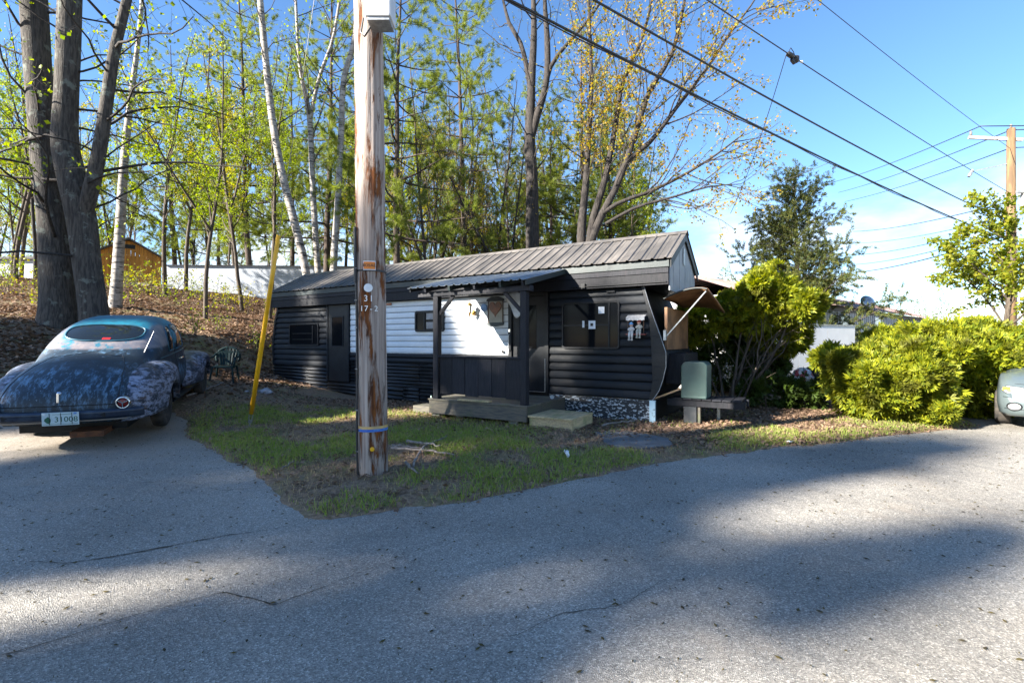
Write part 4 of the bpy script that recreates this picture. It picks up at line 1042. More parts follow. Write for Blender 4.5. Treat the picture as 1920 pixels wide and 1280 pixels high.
# ---------------------------------------------------------------- utility pole in front
NP = np.array([-1.56, 5.42])
def wood_pole_mat():
    m = bpy.data.materials.new('weathered_pole_wood'); m.use_nodes = True; t = m.node_tree; b = t.nodes['Principled BSDF']
    tcn = N(t, 'ShaderNodeTexCoord')
    def nz_(s, st, d=8, r=.6, off=(0, 0, 0)):
        mp = N(t, 'ShaderNodeMapping'); mp.inputs['Scale'].default_value = st; mp.inputs['Location'].default_value = off; t.links.new(tcn.outputs['Object'], mp.inputs[0])
        n = N(t, 'ShaderNodeTexNoise'); n.inputs['Scale'].default_value = s; n.inputs['Detail'].default_value = d; n.inputs['Roughness'].default_value = r; n.inputs['Distortion'].default_value = .3
        t.links.new(mp.outputs[0], n.inputs['Vector']); return n.outputs[0]
    def rm(v, a, b_, hi_=1.0):
        r = N(t, 'ShaderNodeMapRange'); r.inputs['From Min'].default_value = a; r.inputs['From Max'].default_value = b_; r.inputs['To Max'].default_value = hi_; t.links.new(v, r.inputs['Value']); return r.outputs[0]
    def mixc(f, a, c):
        x = N(t, 'ShaderNodeMix', data_type='RGBA'); t.links.new(f, x.inputs[0])
        for s_, i in ((a, 6), (c, 7)):
            if isinstance(s_, tuple): x.inputs[i].default_value = (*s_, 1)
            else: t.links.new(s_, x.inputs[i])
        return x.outputs[2]
    grain = nz_(26, (1, 1, .03), 10)
    c = mixc(rm(grain, .35, .65), (.21, .16, .132), (.44, .37, .325))
    patch = rm(nz_(8, (1, 1, .13), 9, .68), .52, .59)
    c = mixc(patch, c, mixc(rm(nz_(20, (1, 1, .15)), .4, .6), (.20, .065, .015), (.055, .02, .009)))
    c = mixc(rm(nz_(9, (1, 1, .16), 8, .7, (3, 1, 7)), .61, .64), c, (.03, .015, .009))
    fine = rm(nz_(60, (1, 1, .02), 6), .64, .70)
    c = mixc(fine, c, (.06, .045, .04))
    t.links.new(c, b.inputs['Base Color']); b.inputs['Roughness'].default_value = .85; b.inputs['Specular IOR Level'].default_value = .25
    bn = N(t, 'ShaderNodeBump'); bn.inputs['Strength'].default_value = .6; bn.inputs['Distance'].default_value = .012; t.links.new(grain, bn.inputs['Height'])
    bn2 = N(t, 'ShaderNodeBump'); bn2.inputs['Strength'].default_value = .7; bn2.inputs['Distance'].default_value = -.015; t.links.new(patch, bn2.inputs['Height']); t.links.new(bn.outputs[0], bn2.inputs['Normal'])
    t.links.new(bn2.outputs[0], b.inputs['Normal']); return m
M_pole = wood_pole_mat()
pole = empty('utility_pole', (NP[0], NP[1], 0), 0, 'tall weathered wooden utility pole with brown stripped patches, numbered 17-2', 'utility pole')
PH = 10.2
zz = np.linspace(-.3, PH, 170); an = np.arange(40) * 2 * math.pi / 40
A, Z = np.meshgrid(an, zz)
r = .160 - .0009 * Z + .004 * np.sin(3 * A + .6 * Z) + .003 * np.sin(7 * A - 1.7 * Z + 1) + .0025 * np.sin(13 * A + .4 * Z)
r -= .016 * np.exp(-((A - 3.75) / .06) ** 2)                                   # long check in the wood
lean = -.0088
G = np.stack([r * np.cos(A) + lean * Z, r * np.sin(A), Z], -1)
m = MB().grid(G, closed=True); m.f.append(list(range((len(zz) - 1) * 40, len(zz) * 40)))
m.build('shaft', M_pole, pole, smooth=True)
def on_pole(ang, z, rr=.165): return (rr * math.cos(R(ang)) + lean * z, rr * math.sin(R(ang)), z)
m = MB(); m.tube([on_pole(224, z, .178 + .004 * math.sin(3 * z)) for z in np.linspace(-.05, 2.72, 30)], .013, 8); m.build('riser_cable', M_cable, pole)
m = MB(); m.tube([on_pole(224, z, .184) for z in np.linspace(2.15, 2.75, 6)], .019, 8); m.build('riser_sleeve', M_cable, pole)
for z in (.3, .75, 1.2, 1.65, 1.95, 2.3): 
    m = MB(); m.tube([on_pole(a, z, .188) for a in (217, 221, 227, 231)], .006, 5); m.build('cable_staple', M_galv, pole)
def band(z0, z1, r_, material, name, a0=0, a1=360, n=40):
    P_ = [[on_pole(a, z, r_) for a in np.linspace(a0, a1, n)] for z in (z0, z1)]
    o = MB().grid(P_).build(name, material, pole); md = o.modifiers.new('t', 'SOLIDIFY'); md.thickness = .003; return o
band(.515, .545, .171, mat('blue_tape', (.02, .10, .42), (.05, .2, .5), scale=20, rough=.4), 'tape_band')
band(.545, .575, .1715, mat('ochre_tape', (.55, .36, .12), (.4, .3, .15), scale=20, rough=.5), 'tape_band')
band(2.265, 2.285, .169, M_cable, 'strap')
ot = band(2.275, 2.375, .172, M_paper, 'number_tag', 258, 303, 12); band(2.285, 2.365, .1755, M_orange, 'number_tag', 260, 301, 12)
def pole_text(s, size, ang, z, material, r_=.167, sp=None):
    w_ = size * .62
    for k, ch in enumerate(s):
        if ch == ' ': continue
        a = ang + math.degrees((k - (len(s) - 1) / 2) * w_ / r_)
        me = text_mesh(ch, size, 'digit'); p = on_pole(a, z, r_)
        put('digit', me, material, pole, p, (R(90), 0, R(a + 90)))
pole_text('BOSAE', .046, 280.5, 2.325, M_brown, .178)
M_wdig = mat('white_digits', (.78, .78, .76), rough=.6)
pole_text('31', .095, 277, 1.965, M_wdig, .172); pole_text('17-2', .085, 277, 1.855, M_wdig, .172)
P_ = [[tuple(on_pole(276 + 15 * rr_ * math.cos(t) * 1.05, 2.082 + .046 * rr_ * math.sin(t), .174)) for t in np.linspace(0, 2 * math.pi, 24)] for rr_ in (1, .66, .33, .02)]
o = MB().grid(P_).build('oval_tag', M_paper, pole); md = o.modifiers.new('t', 'SOLIDIFY'); md.thickness = .003
m = MB(); pc = on_pole(285, .33, .166); m.lathe([(.024, 0), (.024, .006), (.001, .008)], 14, Matrix.Translation(pc) @ Matrix.Rotation(R(15), 4, 'Z') @ Matrix.Rotation(R(90), 4, 'X')); m.build('round_tag', M_yellow, pole)
# white box high on the pole
wb = MB().box(.13, .40, -.40, -.16, 4.88, 5.7).build('pole_box', mat('pale_grey_enamel', (.55, .56, .58), (.48, .5, .52), scale=4, rough=.35), None, bevel=.02, loc=(NP[0] - .1, NP[1], 0)); tag(wb, 'pale grey metal box mounted high on the near utility pole', 'box')
MB().box(.15, .38, -.38, -.17, 4.85, 4.878).build('box_base', M_galv, wb); m = MB(); m.tube([(.15, -.25, 4.86), (.08, -.24, 4.76), (.03, -.2, 4.83), (.05, -.18, 5.0)], .01, 6); m.build('box_cable', M_cable, wb)
# crossarm out of view carries the wires
m = MB(); m.box(-.12, .12, -1.0, 1.0, 9.2, 9.32); m.build('crossarm', M_pole, pole)

# guy wire with yellow guard
ga = np.array([-4.50, 8.28, h1(-4.5, 8.28)]); gt = np.array([NP[0] - .1, NP[1] + .1, 9.3]); gd = (gt - ga) / np.linalg.norm(gt - ga)
guy = empty('guy_wire_guard', tuple(ga), 0, 'yellow plastic guard on the slanting guy wire in the grass', 'guy guard')
def gp(t): return tuple(gd * t)
MB().tube([gp(.28), gp(1.2), gp(2.4), gp(3.36)], [.037, .037, .035, .032], 14).build('guard_tube', M_yellow, guy, smooth=True)
MB().tube([gp(0), gp(9.2)], .004, 6).build('wire', M_wire, guy)
sd = np.cross(gd, (0, 1, 0)); sd /= np.linalg.norm(sd)
m = MB()
for k in (-1, 1): m.tube([tuple(np.array(gp(.10)) + sd * .02 * k), tuple(np.array(gp(.2)) + sd * .032 * k), tuple(np.array(gp(.32)) + sd * .03 * k)], .008, 6)
m.build('anchor_shackle', M_galv, guy)
m = MB(); m.tube([gp(-.15), gp(.14)], .013, 8); m.tube([tuple(np.array(gp(.12)) + sd * .03 * math.cos(a) + np.array(gp(.03)) * math.sin(a)) for a in np.linspace(0, 2 * math.pi, 14)], .007, 6); m.build('anchor_rod', M_galv, guy)

# ---------------------------------------------------------------- far utility pole and wires
FP = np.array([19.6, 19.0]); fz = 9.85
fp = empty('utility_pole', (FP[0], FP[1], 0), 0, 'distant utility pole with crossarm and insulators at the upper right edge', 'utility pole')
M_fpole = mat('brown_pole_wood', (.17, .105, .05), (.09, .055, .028), scale=12, stretch=(1, 1, .1), rough=.85, bump=.3)
m = MB(); m.tube([(0, 0, -.3), (0, 0, 5), (0, 0, fz)], [.17, .155, .13], 16); m.build('shaft', M_fpole, fp, smooth=True)
ad = np.array([-.95, .3, 0])
m = MB(); m.bar(tuple(-ad * .35 + np.array((0, 0, fz - .48))), tuple(ad * 1.35 + np.array((0, 0, fz - .02 - .15))), .09, .11); m.build('crossarm', mat('grey_arm', (.45, .44, .42), (.3, .29, .28), scale=8, rough=.7), fp)
def insul(p): 
    MB().lathe([(.03, 0), (.06, .02), (.03, .06), (.055, .08), (.03, .12), (.04, .16), (.001, .18)], 12, Matrix.Translation(p)).build('insulator', mat('brown_glaze', (.16, .14, .13), rough=.3), fp, smooth=True)
insul(tuple(ad * 1.28 + np.array((0, 0, fz - .10)))); insul((0, 0, fz)); insul((.5, -.3, fz - .75))
m = MB(); m.bar((0, 0, fz - 1.35), (-1.1, .3, fz - 1.55), .04, .04); m.build('cutout_arm', M_galv, fp)
MB().lathe([(.05, -.2), (.07, -.1), (.05, 0), (.07, .08), (.04, .14)], 10, Matrix.Translation((-1.25, .33, fz - 1.6)) @ Matrix.Rotation(R(30), 4, 'Y')).build('cutout', M_alu, fp)
m = MB(); m.lathe([(.28, 0), (.3, .03), (.3, .95), (.27, 1.02), (.06, 1.06)], 20, Matrix.Translation((.52, -.25, fz - 3.1))); tr_ = m.build('transformer', mat('transformer_grey', (.55, .55, .52), (.45, .45, .43), scale=4, rough=.4), fp, smooth=False)
MB().lathe([(.04, 0), (.06, .05), (.03, .1), (.05, .15), (.02, .22)], 10, Matrix.Translation((.45, -.3, fz - 2.05))).build('bushing', mat('brown_glaze', (.16, .14, .13)), fp)
MB().box(-.03, .5, -.3, -.2, fz - 2.6, fz - 2.5).build('transformer_bracket', M_galv, fp)
m = MB(); m.tube([(.12, -.1, fz - 3.4), (.12, -.12, .2)], .03, 8); m.build('riser_conduit', M_galv, fp)

def wire(p, q_, sag, r_, label, name='overhead_wire', group=None, material=None, n=26, extra=None):
    p = np.array(p, float); q_ = np.array(q_, float); t = np.linspace(0, 1, n)[:, None]
    pts = p * (1 - t) + q_ * t; pts[:, 2] -= (4 * sag * t * (1 - t))[:, 0]
    m = MB(); m.tube(pts, r_, 6)
    if extra: m.tube(pts + np.array([0, 0, -.03]) + .02 * np.sin(np.arange(n) * 1.7)[:, None] * np.array([0, 0, 1]), extra, 5)
    return tag(m.build(name, material or M_cable, None, smooth=True), label, 'wire', group)
n3 = (NP[0], NP[1])
wire((n3[0], n3[1], 6.12), (FP[0], FP[1], 5.45), .22, .019, 'thick black twisted cable, lowest of the four from the near pole', extra=.010)
wire((n3[0], n3[1], 6.75), (FP[0], FP[1], 6.15), .20, .018, 'thick black cable, second lowest of the four from the near pole')
w3_ = wire((n3[0], n3[1], 7.85), (FP[0], FP[1], 7.3), .15, .011, 'thin wire with the splice closure, third up from the roof')
wire((n3[0], n3[1], 9.45), (FP[0], FP[1], 9.05), .18, .008, 'thinnest and topmost wire crossing the blue sky to the far pole')
def on_wire(a, b_, sag, t): 
    a = np.array(a); b_ = np.array(b_); p = a * (1 - t) + b_ * t; p[2] -= 4 * sag * t * (1 - t); return p
a_, b_ = (n3[0], n3[1], 7.85), (FP[0], FP[1], 7.3)
wd = (np.array(b_) - np.array(a_)); wd /= np.linalg.norm(wd)
sp_ = empty('splice_closure', tuple(on_wire(a_, b_, .15, .352)), math.atan2(wd[1], wd[0]), 'black splice clamps on the overhead wire against the blue sky', 'splice')
M_yrot = Matrix.Rotation(R(90), 4, 'Y')
MB().lathe([(.02, -.16), (.05, -.12), (.055, .05), (.03, .12)], 12, M_yrot).build('clamp', M_cable, sp_, smooth=True)
MB().lathe([(.03, -.07), (.07, -.05), (.075, .05), (.03, .08)], 12, Matrix.Translation((.17, 0, -.03))).build('clamp', M_cable, sp_, smooth=True)
MB().obox((.07, .0, -.09), (.14, .06, .08), Matrix.Rotation(R(20), 3, 'Y')).build('clamp', M_cable, sp_, bevel=.01)
MB().lathe([(.01, -.05), (.03, 0), (.01, .05)], 10, Matrix.Translation((.42, 0, 0)) @ M_yrot).build('clamp', M_paper, sp_)
m = MB(); m.tube([(-.1, 0, .05), (-.02, 0, .16), (.1, 0, .1), (.15, 0, .02)], .008, 5); m.build('loop_lead', M_cable, sp_)
# service drops
ps = on_wire(a_, b_, .15, .345)
wire(ps, (7.0, 15.5, 5.6), .25, .008, 'slack thin service drop hanging down from the splice clamps')
wire(on_wire((n3[0], n3[1], 6.12), (FP[0], FP[1], 5.45), .22, .42), (5.3, 14.0, 5.4), .10, .006, 'straight thin wire dropping from the lowest cable towards the woods')
# line crossing behind from far pole to the left
for i, (za, yb, zb, rr_) in enumerate(((fz + .1, 330, 0, .02), (fz - .05, 345, 0, .02), (fz - .75, 358, 0, .02))):
    e = W(1560 + 12 * i, yb + 12 + 4 * i, 44)
    s_ = np.array([FP[0] - (1.2 if i == 0 else 0), FP[1], za])
    wire(s_, e, .2, rr_, ['uppermost', 'middle', 'lowest'][i] + ' of three wires running left from the far pole crossarm behind the evergreen')
    wire(s_, (FP[0] + 18, FP[1] - 1.5 - i, za + .6), .3, rr_, ['top', 'second', 'third'][i] + ' wire leaving the far pole towards the right edge')
for i, (ya, yb, rr_) in enumerate(((378, 430, .02), (405, 452, .015), (418, 474, .02), (432, 492, .02), (440, 507, .03))):
    s_ = W(1893, ya, 19.0); e = W(1600, yb + 4, 40)
    wire(s_, e, .25, rr_, ['highest', 'thin second', 'third', 'fourth', 'lowest and thickest'][i] + ' of the five low lines crossing the clouds left of the far pole')

# ---------------------------------------------------------------- shed, white building, neighbour home
shd = h1(-20.2, 27.0)
shed = empty('wooden_shed', (-21.7, 27.4, shd - .25), R(38), 'orange brown board shed with dark gable roof up the leafy bank', 'shed')
M_sboard = mat('orange_shed_board', (.46, .21, .03), (.33, .14, .02), scale=5, stretch=(3, 3, .4), rough=.75, vary=.18, bump=.2)
nbd = 15; wsh = 2.9
for i in range(nbd):
    x0 = -wsh / 2 + i * wsh / nbd; x1 = x0 + wsh / nbd - .012
    f_ = lambda x: 2.35 + .85 * (1 - abs(x) / (wsh / 2))
    MB().prism([(x0, 0), (x1, 0), (x1, f_(x1)), (x0, f_(x0))], -.03 - .006 * (i % 2), .02).build('wall_board', M_sboard, shed)
MB().box(-wsh / 2, wsh / 2, .021, 3.4, 0, 2.34).build('wall', M_sboard, shed)
for i in range(12): MB().box(wsh / 2, wsh / 2 + .03, .02 + i * .28, .29 + i * .28, 0, 2.33).build('wall_board', M_sboard, shed)
M_shingle = mat('dark_shingle', (.05, .05, .05), (.09, .085, .08), scale=14, rough=.9)
for sx in (-1, 1):
    m = MB(); m.prism([(0, 3.22), (sx * 1.68, 2.22), (sx * 1.68, 2.30), (0, 3.32)], -.3, 3.6); m.build('roof', M_shingle, shed)
MB().box(-.28, .28, -.05, -.038, 2.72, 2.95).build('vent', M_trimblack, shed)
# wood heap under it
M_log = mat('grey_log', (.16, .13, .11), (.08, .065, .055), scale=9, rough=.9)
heap = empty('log_heap', (-19.8, 25.4, h1(-19.8, 25.4)), R(30), 'grey heap of logs and scrap wood against the orange shed', 'log heap'); rng = np.random.default_rng(9)
for i in range(22):
    x = rng.uniform(-1.2, 1.2); z = rng.uniform(.03, .5) * (1 - abs(x) / 1.6); a = rng.normal(0, .5)
    MB().tube([(x - .4 * math.cos(a), rng.uniform(-.3, .3), z), (x + .4 * math.cos(a), rng.uniform(-.3, .3) + .3 * math.sin(a), z + rng.normal(0, .08))], rng.uniform(.04, .08), 7).build('log', M_log, heap)

M_bw = mat('pale_white_panel', (.30, .33, .38), (.26, .29, .34), scale=1.2, rough=.5, vary=.03)
wl = empty('white_building', tuple(W(312, 556, 27.2) + np.array([0, 0, -.25])), R(3), 'long low white panelled building on the bank behind the young trees', 'building')
for k in range(3):
    for i in range(6):
        MB().box(i * 2.6 + .004, i * 2.6 + 2.596, 0 - .006 * k, .12, .16 + k * .63, .16 + (k + 1) * .63 - .006).build('wall_panel', M_bw, wl)
MB().box(0, 15.6, .13, 4.5, -.4, 2.0).build('wall', M_bw, wl)
MB().box(-.05, 15.65, -.04, .125, -.5, .155).build('base_board', mat('red_brown_base', (.16, .05, .035), rough=.8), wl)
m = MB(); m.add([(-.1, -.15, 2.02), (15.7, -.15, 2.02), (15.7, 2.3, 2.35), (-.1, 2.3, 2.35), (-.1, 4.7, 2.02), (15.7, 4.7, 2.02)], [(0, 1, 2, 3), (3, 2, 5, 4)]); m.build('roof', mat('pale_metal_roof', (.28, .30, .34), rough=.5), wl)
w2l = empty('white_building', tuple(W(-60, 556, 33) + np.array([0, 0, -.3])), R(-2), 'pale white building glimpsed at the far left behind the big trunks', 'building')
for k in range(4): MB().box(0, 7.5, -.006 * k, .1, k * .7, k * .7 + .694).build('wall_panel', M_bw, w2l)
MB().box(0, 7.5, .11, 4, 0, 2.78).build('wall', M_bw, w2l); MB().box(-.2, 7.7, -.3, 4.3, 2.8, 2.95).build('roof', M_shingle, w2l)

nbA = np.array([5.6, 15.2]); nbd_ = np.array([20.4, 17.0]) / 26.55; na = math.atan2(nbd_[1], nbd_[0])
nh = empty('neighbour_home', (nbA[0], nbA[1], .45), na, 'long grey mobile home with brown ribbed metal roof behind the shrubs', 'mobile home')
M_ngrey = mat('grey_ribbed_wall', (.36, .37, .38), (.28, .29, .30), scale=2, rough=.6); M_nroof = mat('brown_metal_roof', (.20, .115, .10), (.28, .20, .18), scale=1.5, rough=.42, metal=.3, stretch=(.6, 2, 2))
MB().box(0, 24, -1.55, 2.2, -.6, 2.45).build('wall', M_ngrey, nh)
for i in range(80): MB().box(i * .3, i * .3 + .15, -1.572, -1.551, 1.55, 2.42).build('wall_rib', M_ngrey, nh)
MB().box(-.05, 24.05, -1.6, -1.575, 2.25, 2.45).build('fascia', mat('dark_fascia', (.07, .06, .055), rough=.7), nh)
for i in range(27):
    s0 = -.2 + i * .92
    m = MB(); prof_ = []
    for k in range(3): c = s0 + .15 + k * .306; prof_ += [(c - .03, 0), (c - .015, .025), (c + .015, .025), (c + .03, 0)]
    prof_ = [(s0, .002)] + prof_ + [(s0 + .92, .002)]
    m.grid([[(x, -1.85, 2.42 + h_) for x, h_ in prof_], [(x, .33, 3.22 + h_) for x, h_ in prof_], [(x, 2.5, 2.42 + h_) for x, h_ in prof_]]); m.build('roof_sheet', M_nroof, nh)
for x0 in (8.6, 13.4): 
    o = MB().box(x0, x0 + .95, -1.6, -1.573, 1.62, 2.2).build('window', M_paper, nh); MB().box(x0 + .06, x0 + .89, -1.606, -1.6005, 1.68, 2.14).build('pane', mat('reflective_pane', (.35, .38, .42), (.12, .13, .14), scale=5, rough=.1), o)
wt = empty('white_storage_trailer', (5.9, 12.9, 0), R(22), 'white box storage trailer with a vertical seam behind the shrubs', 'storage trailer')
M_wbox = mat('white_box_panel', (.78, .78, .77), (.70, .70, .69), scale=1.5, rough=.4)
for i in range(4): MB().box(i * 1.22 + .006, i * 1.22 + 1.214, -.02, 0, .35, 1.95).build('side_panel', M_wbox, wt)
MB().box(0, 4.88, .003, 2.0, .33, 1.97).build('box', M_wbox, wt); MB().box(-.02, 4.9, -.03, .01, 1.955, 2.0).build('top_rail', M_alu, wt); MB().box(-.02, 4.9, -.03, .01, .28, .345).build('bottom_rail', M_trimblack, wt)
for x in (1.6, 3.2):
    Mx = Matrix.Translation((x, -.02, .3)) @ Matrix.Rotation(R(90), 4, 'X'); MB().lathe([(.18, -.1), (.28, -.09), (.3, 0), (.28, .09), (.18, .1)], 20, Mx).build('wheel', M_tyre, wt, smooth=True)
# satellite dish
sd_ = empty('satellite_dish', tuple(W(1630, 565, 22) - np.array([0, 0, .5])), 0, 'small grey satellite dish above the brown roof', 'satellite dish')
MB().lathe([(.001, 0), (.2, .03), (.34, .1)], 20, Matrix.Translation((0, 0, .5)) @ Matrix.Rotation(R(-110), 4, 'X')).build('dish', M_alu, sd_, smooth=True); MB().tube([(0, .1, -.4), (0, .1, .45)], .03, 8).build('mast', M_galv, sd_)
# covered motorcycle-like heap of garden things by the white trailer: a wheeled bin, a grill, folded chairs
gr = empty('kettle_grill', (6.95, 11.0, 0), R(20), 'dark round grill standing in front of the white storage trailer', 'grill')
MB().lathe([(.05, .45), (.2, .5), (.28, .65), (.29, .75), (.25, .88), (.12, .97), (.001, .99)], 20).build('bowl', M_trimblack, gr, smooth=True)
for k in range(3): a = k * 2.1; MB().tube([(.15 * math.cos(a), .15 * math.sin(a), .52), (.3 * math.cos(a), .3 * math.sin(a), 0)], .014, 6).build('leg', M_galv, gr)
tt = empty('trash_can', (6.45, 10.75, 0), 0, 'dark plastic bin with a red and white bag beside the round grill', 'bin')
MB().lathe([(.2, 0), (.26, .6), (.28, .62)], 18).build('bin_body', M_trimblack, tt); MB().lathe([(.2, .58), (.24, .7), (.16, .86), (.05, .92), (.001, .9)], 9).build('bag', mat('red_white_bag', (.35, .05, .06), (.6, .6, .62), scale=6, lo=.48, hi=.52, rough=.4), tt)

# ---------------------------------------------------------------- resin chair
ch = empty('garden_chair', (-7.25, 12.2, h1(-7.25, 12.2) + .02), R(-165), 'dark green resin garden chair at the foot of the bank behind the coupe', 'chair')
m = MB(); P_ = [[(x * (.95 + .1 * t), -.22 + .44 * t, .40 + .02 * abs(x / .22) ** 2 - .02 * t) for x in np.linspace(-.24, .24, 9)] for t in np.linspace(0, 1, 7)]
o = m.grid(P_).build('seat', M_chair, ch, smooth=True); md = o.modifiers.new('t', 'SOLIDIFY'); md.thickness = .02
for sx in (-1, 1):
    for sy in (-1, 1): MB().tube([(sx * .22, sy * .2, .40), (sx * .27, sy * .26, -.03)], [.028, .02], 8).build('leg', M_chair, ch)
    MB().tube([(sx * .27, .22, .36), (sx * .29, .2, .62), (sx * .29, -.1, .63), (sx * .26, -.27, .72)], .024, 8).build('armrest', M_chair, ch, smooth=True)
bk = MB().tube([(.27 * math.cos(a), -.24 - .10 * (.5 + .5 * math.sin(a)), .63 + .24 * math.sin(a)) for a in np.linspace(R(-30), R(210), 22)], .03, 8).build('backrest', M_chair, ch, smooth=True)
for i in range(6): a = -.19 + i * .076; MB().bar((a * .7, -.22, .42), (a, -.31, .84 - .9 * a * a), .05, .014).build('slat', M_chair, bk)
MB().bar((-.25, -.29, .70), (.25, -.29, .70), .018, .16).build('slat', M_chair, bk)

# ---------------------------------------------------------------- vegetation
def unit(v): return v / (np.linalg.norm(v) + 1e-9)
class Tree:
    def __init__(s, seed):
        s.rng = np.random.default_rng(seed); s.wood = []; s.leaf_p = []; s.leaf_d = []
    def path(s, p, d, L, n, wander, up):
        pts = [np.array(p, float)]; d = unit(np.array(d, float))
        for i in range(n):
            d = unit(d + s.rng.normal(0, wander, 3) + np.array([0, 0, up])); pts.append(pts[-1] + d * L / n)
        return np.array(pts)
    def limb(s, pts, radii, sides): s.wood.append((np.asarray(pts), np.asarray(radii), sides))
    def grow(s, pts, radii, lv, levels):
        """spawn children of level lv along a limb"""
        if lv >= len(levels): return
        c = levels[lv]; rng = s.rng; k = len(pts); L = np.linalg.norm(np.diff(pts, axis=0), axis=1).sum()
        n = c['n'] if c.get('abs') else max(1, int(c['n'] * L + rng.random()))
        for i in range(n):
            f = c['f0'] + (c.get('f1', 1.0) - c['f0']) * (i + rng.random()) / n
            x = f * (k - 1); j = min(int(x), k - 2); p = pts[j] + (pts[j + 1] - pts[j]) * (x - j); t = unit(pts[j + 1] - pts[j]); r0 = radii[j] + (radii[j + 1] - radii[j]) * (x - j)
            a = rng.random() * 6.283; o = unit(np.cross(t, [math.cos(a), math.sin(a), .3 * rng.normal()]))
            ang = c['ang'] + rng.normal(0, c.get('dang', .15)); d = t * math.cos(ang) + o * math.sin(ang)
            ln = c['len'](f) * (.7 + .6 * rng.random()) if callable(c['len']) else c['len'] * L * (.6 + .7 * rng.random()) * (1.1 - .6 * f)
            rr = min(r0 * .75, max(c.get('rmin', .004), c.get('rk', .02) * ln))
            q = s.path(p, d, ln, c['seg'], c['wander'], c['up']); rad = np.linspace(rr, max(.0025, rr * .25), c['seg'] + 1)
            s.limb(q, rad, c['sides'])
            if c.get('leaf'):
                m = max(1, int(c['leaf'] * ln + rng.random()))
                for _ in range(m):
                    u_ = c.get('lf0', .25) + (1 - c.get('lf0', .25)) * rng.random(); x2 = u_ * c['seg']; j2 = min(int(x2), c['seg'] - 1)
                    s.leaf_p.append(q[j2] + (q[j2 + 1] - q[j2]) * (x2 - j2)); s.leaf_d.append(unit(q[j2 + 1] - q[j2]))
            s.grow(q, rad, lv + 1, levels)
    def wood_mesh(s, name, which=None):
        V = []; Fq = []; n = 0
        for p, r, sd in s.wood:
            v, f = tube_np(p, r, sd); V.append(v); Fq.append(f + n); n += len(v)
        return mesh_np(name, np.concatenate(V), np.concatenate(Fq), smooth=True)
    def leaf_mesh(s, name, size, jit=.05, flat=.3, per=1):
        P = np.repeat(np.array(s.leaf_p), per, 0); D = np.repeat(np.array(s.leaf_d), per, 0); n = len(P); rng = s.rng
        P = P + rng.normal(0, jit, P.shape)
        a = D * .5 + rng.normal(0, .6, P.shape); a[:, 2] -= .25; a /= np.linalg.norm(a, axis=1, keepdims=True)
        nr = rng.normal(0, 1, P.shape); nr[:, 2] += flat * 3; b = np.cross(a, nr); b /= np.linalg.norm(b, axis=1, keepdims=True) + 1e-9
        c = np.cross(a, b); sz = size * (.6 + .8 * rng.random((n, 1)))
        v = np.stack([P, P + a * sz * .5 + b * sz * .42 + c * sz * .1, P + a * sz, P + a * sz * .5 - b * sz * .42 + c * sz * .1], 1).reshape(-1, 3)
        i = np.arange(n)[:, None] * 4; return mesh_np(name, v, np.concatenate([i, i + 1, i + 2, i + 3], 1))
    def needle_mesh(s, name, L=.20, w=.007, k=17):
        P = np.array(s.leaf_p); D = np.array(s.leaf_d); n = len(P); rng = s.rng
        P = np.repeat(P, k, 0) + rng.normal(0, .03, (n * k, 3)); D = np.repeat(D, k, 0) * .7 + rng.normal(0, .55, (n * k, 3)); D[:, 2] += .12; D /= np.linalg.norm(D, axis=1, keepdims=True)
        b = np.cross(D, rng.normal(0, 1, D.shape)); b /= np.linalg.norm(b, axis=1, keepdims=True) + 1e-9
        sz = L * (.6 + .7 * rng.random((n * k, 1)))
        v = np.stack([P - b * w, P + b * w, P + D * sz], 1).reshape(-1, 3); return mesh_np(name, v, np.arange(n * k * 3).reshape(-1, 3))

B_dark = mat('dark_bark', (.016, .013, .012), (.045, .038, .034), scale=9, stretch=(3, 3, .5), rough=.95, bump=.8, bscale=14, bdist=.03)
B_grey = mat('grey_maple_bark', (.030, .026, .023), (.080, .070, .061), scale=8, stretch=(2.5, 2.5, .35), rough=.95, c3=(.13, .14, .12), scale3=3.2, lo3=.58, hi3=.64, bump=.9, bscale=16, bdist=.03)
B_brown = mat('brown_bark', (.04, .030, .023), (.10, .08, .062), scale=9, stretch=(3, 3, .4), rough=.95, bump=.6, bscale=14)
B_birch = mat('white_birch_bark', (.36, .33, .30), (.20, .18, .16), scale=5, rough=.8, c3=(.03, .025, .022), scale3=4, lo3=.54, hi3=.60, stretch3=(.7, .7, 4.5), bump=.3)
B_pine = mat('pine_bark', (.03, .022, .018), (.08, .058, .046), scale=10, stretch=(3, 3, .6), rough=.95, bump=.8, bscale=14, bdist=.03)
L_spring = leafmat('young_spring_leaf', (.24, .28, .022), (.12, .175, .018), .5)
L_yellow = leafmat('yellow_spring_leaf', (.30, .26, .015), (.19, .19, .014), .5)
L_bud = leafmat('reddish_bud_leaf', (.30, .17, .03), (.24, .24, .03), .5)
L_pine = leafmat('pine_needle', (.23, .25, .04), (.10, .145, .03), .45)
L_hem = leafmat('hemlock_needle', (.05, .09, .03), (.15, .14, .03), .35)
L_thuja = leafmat('arborvitae_spray', (.31, .31, .014), (.08, .125, .012), .4, patch=((.075, .075, .014), 2.2))
L_brownleaf = leafmat('dead_leaf', (.27, .18, .12), (.11, .066, .045), .15, .8)
L_grass = leafmat('grass_blade', (.17, .29, .03), (.32, .30, .10), .35)
L_dry = leafmat('dry_grass', (.45, .35, .19), (.26, .19, .10), .2, .8)

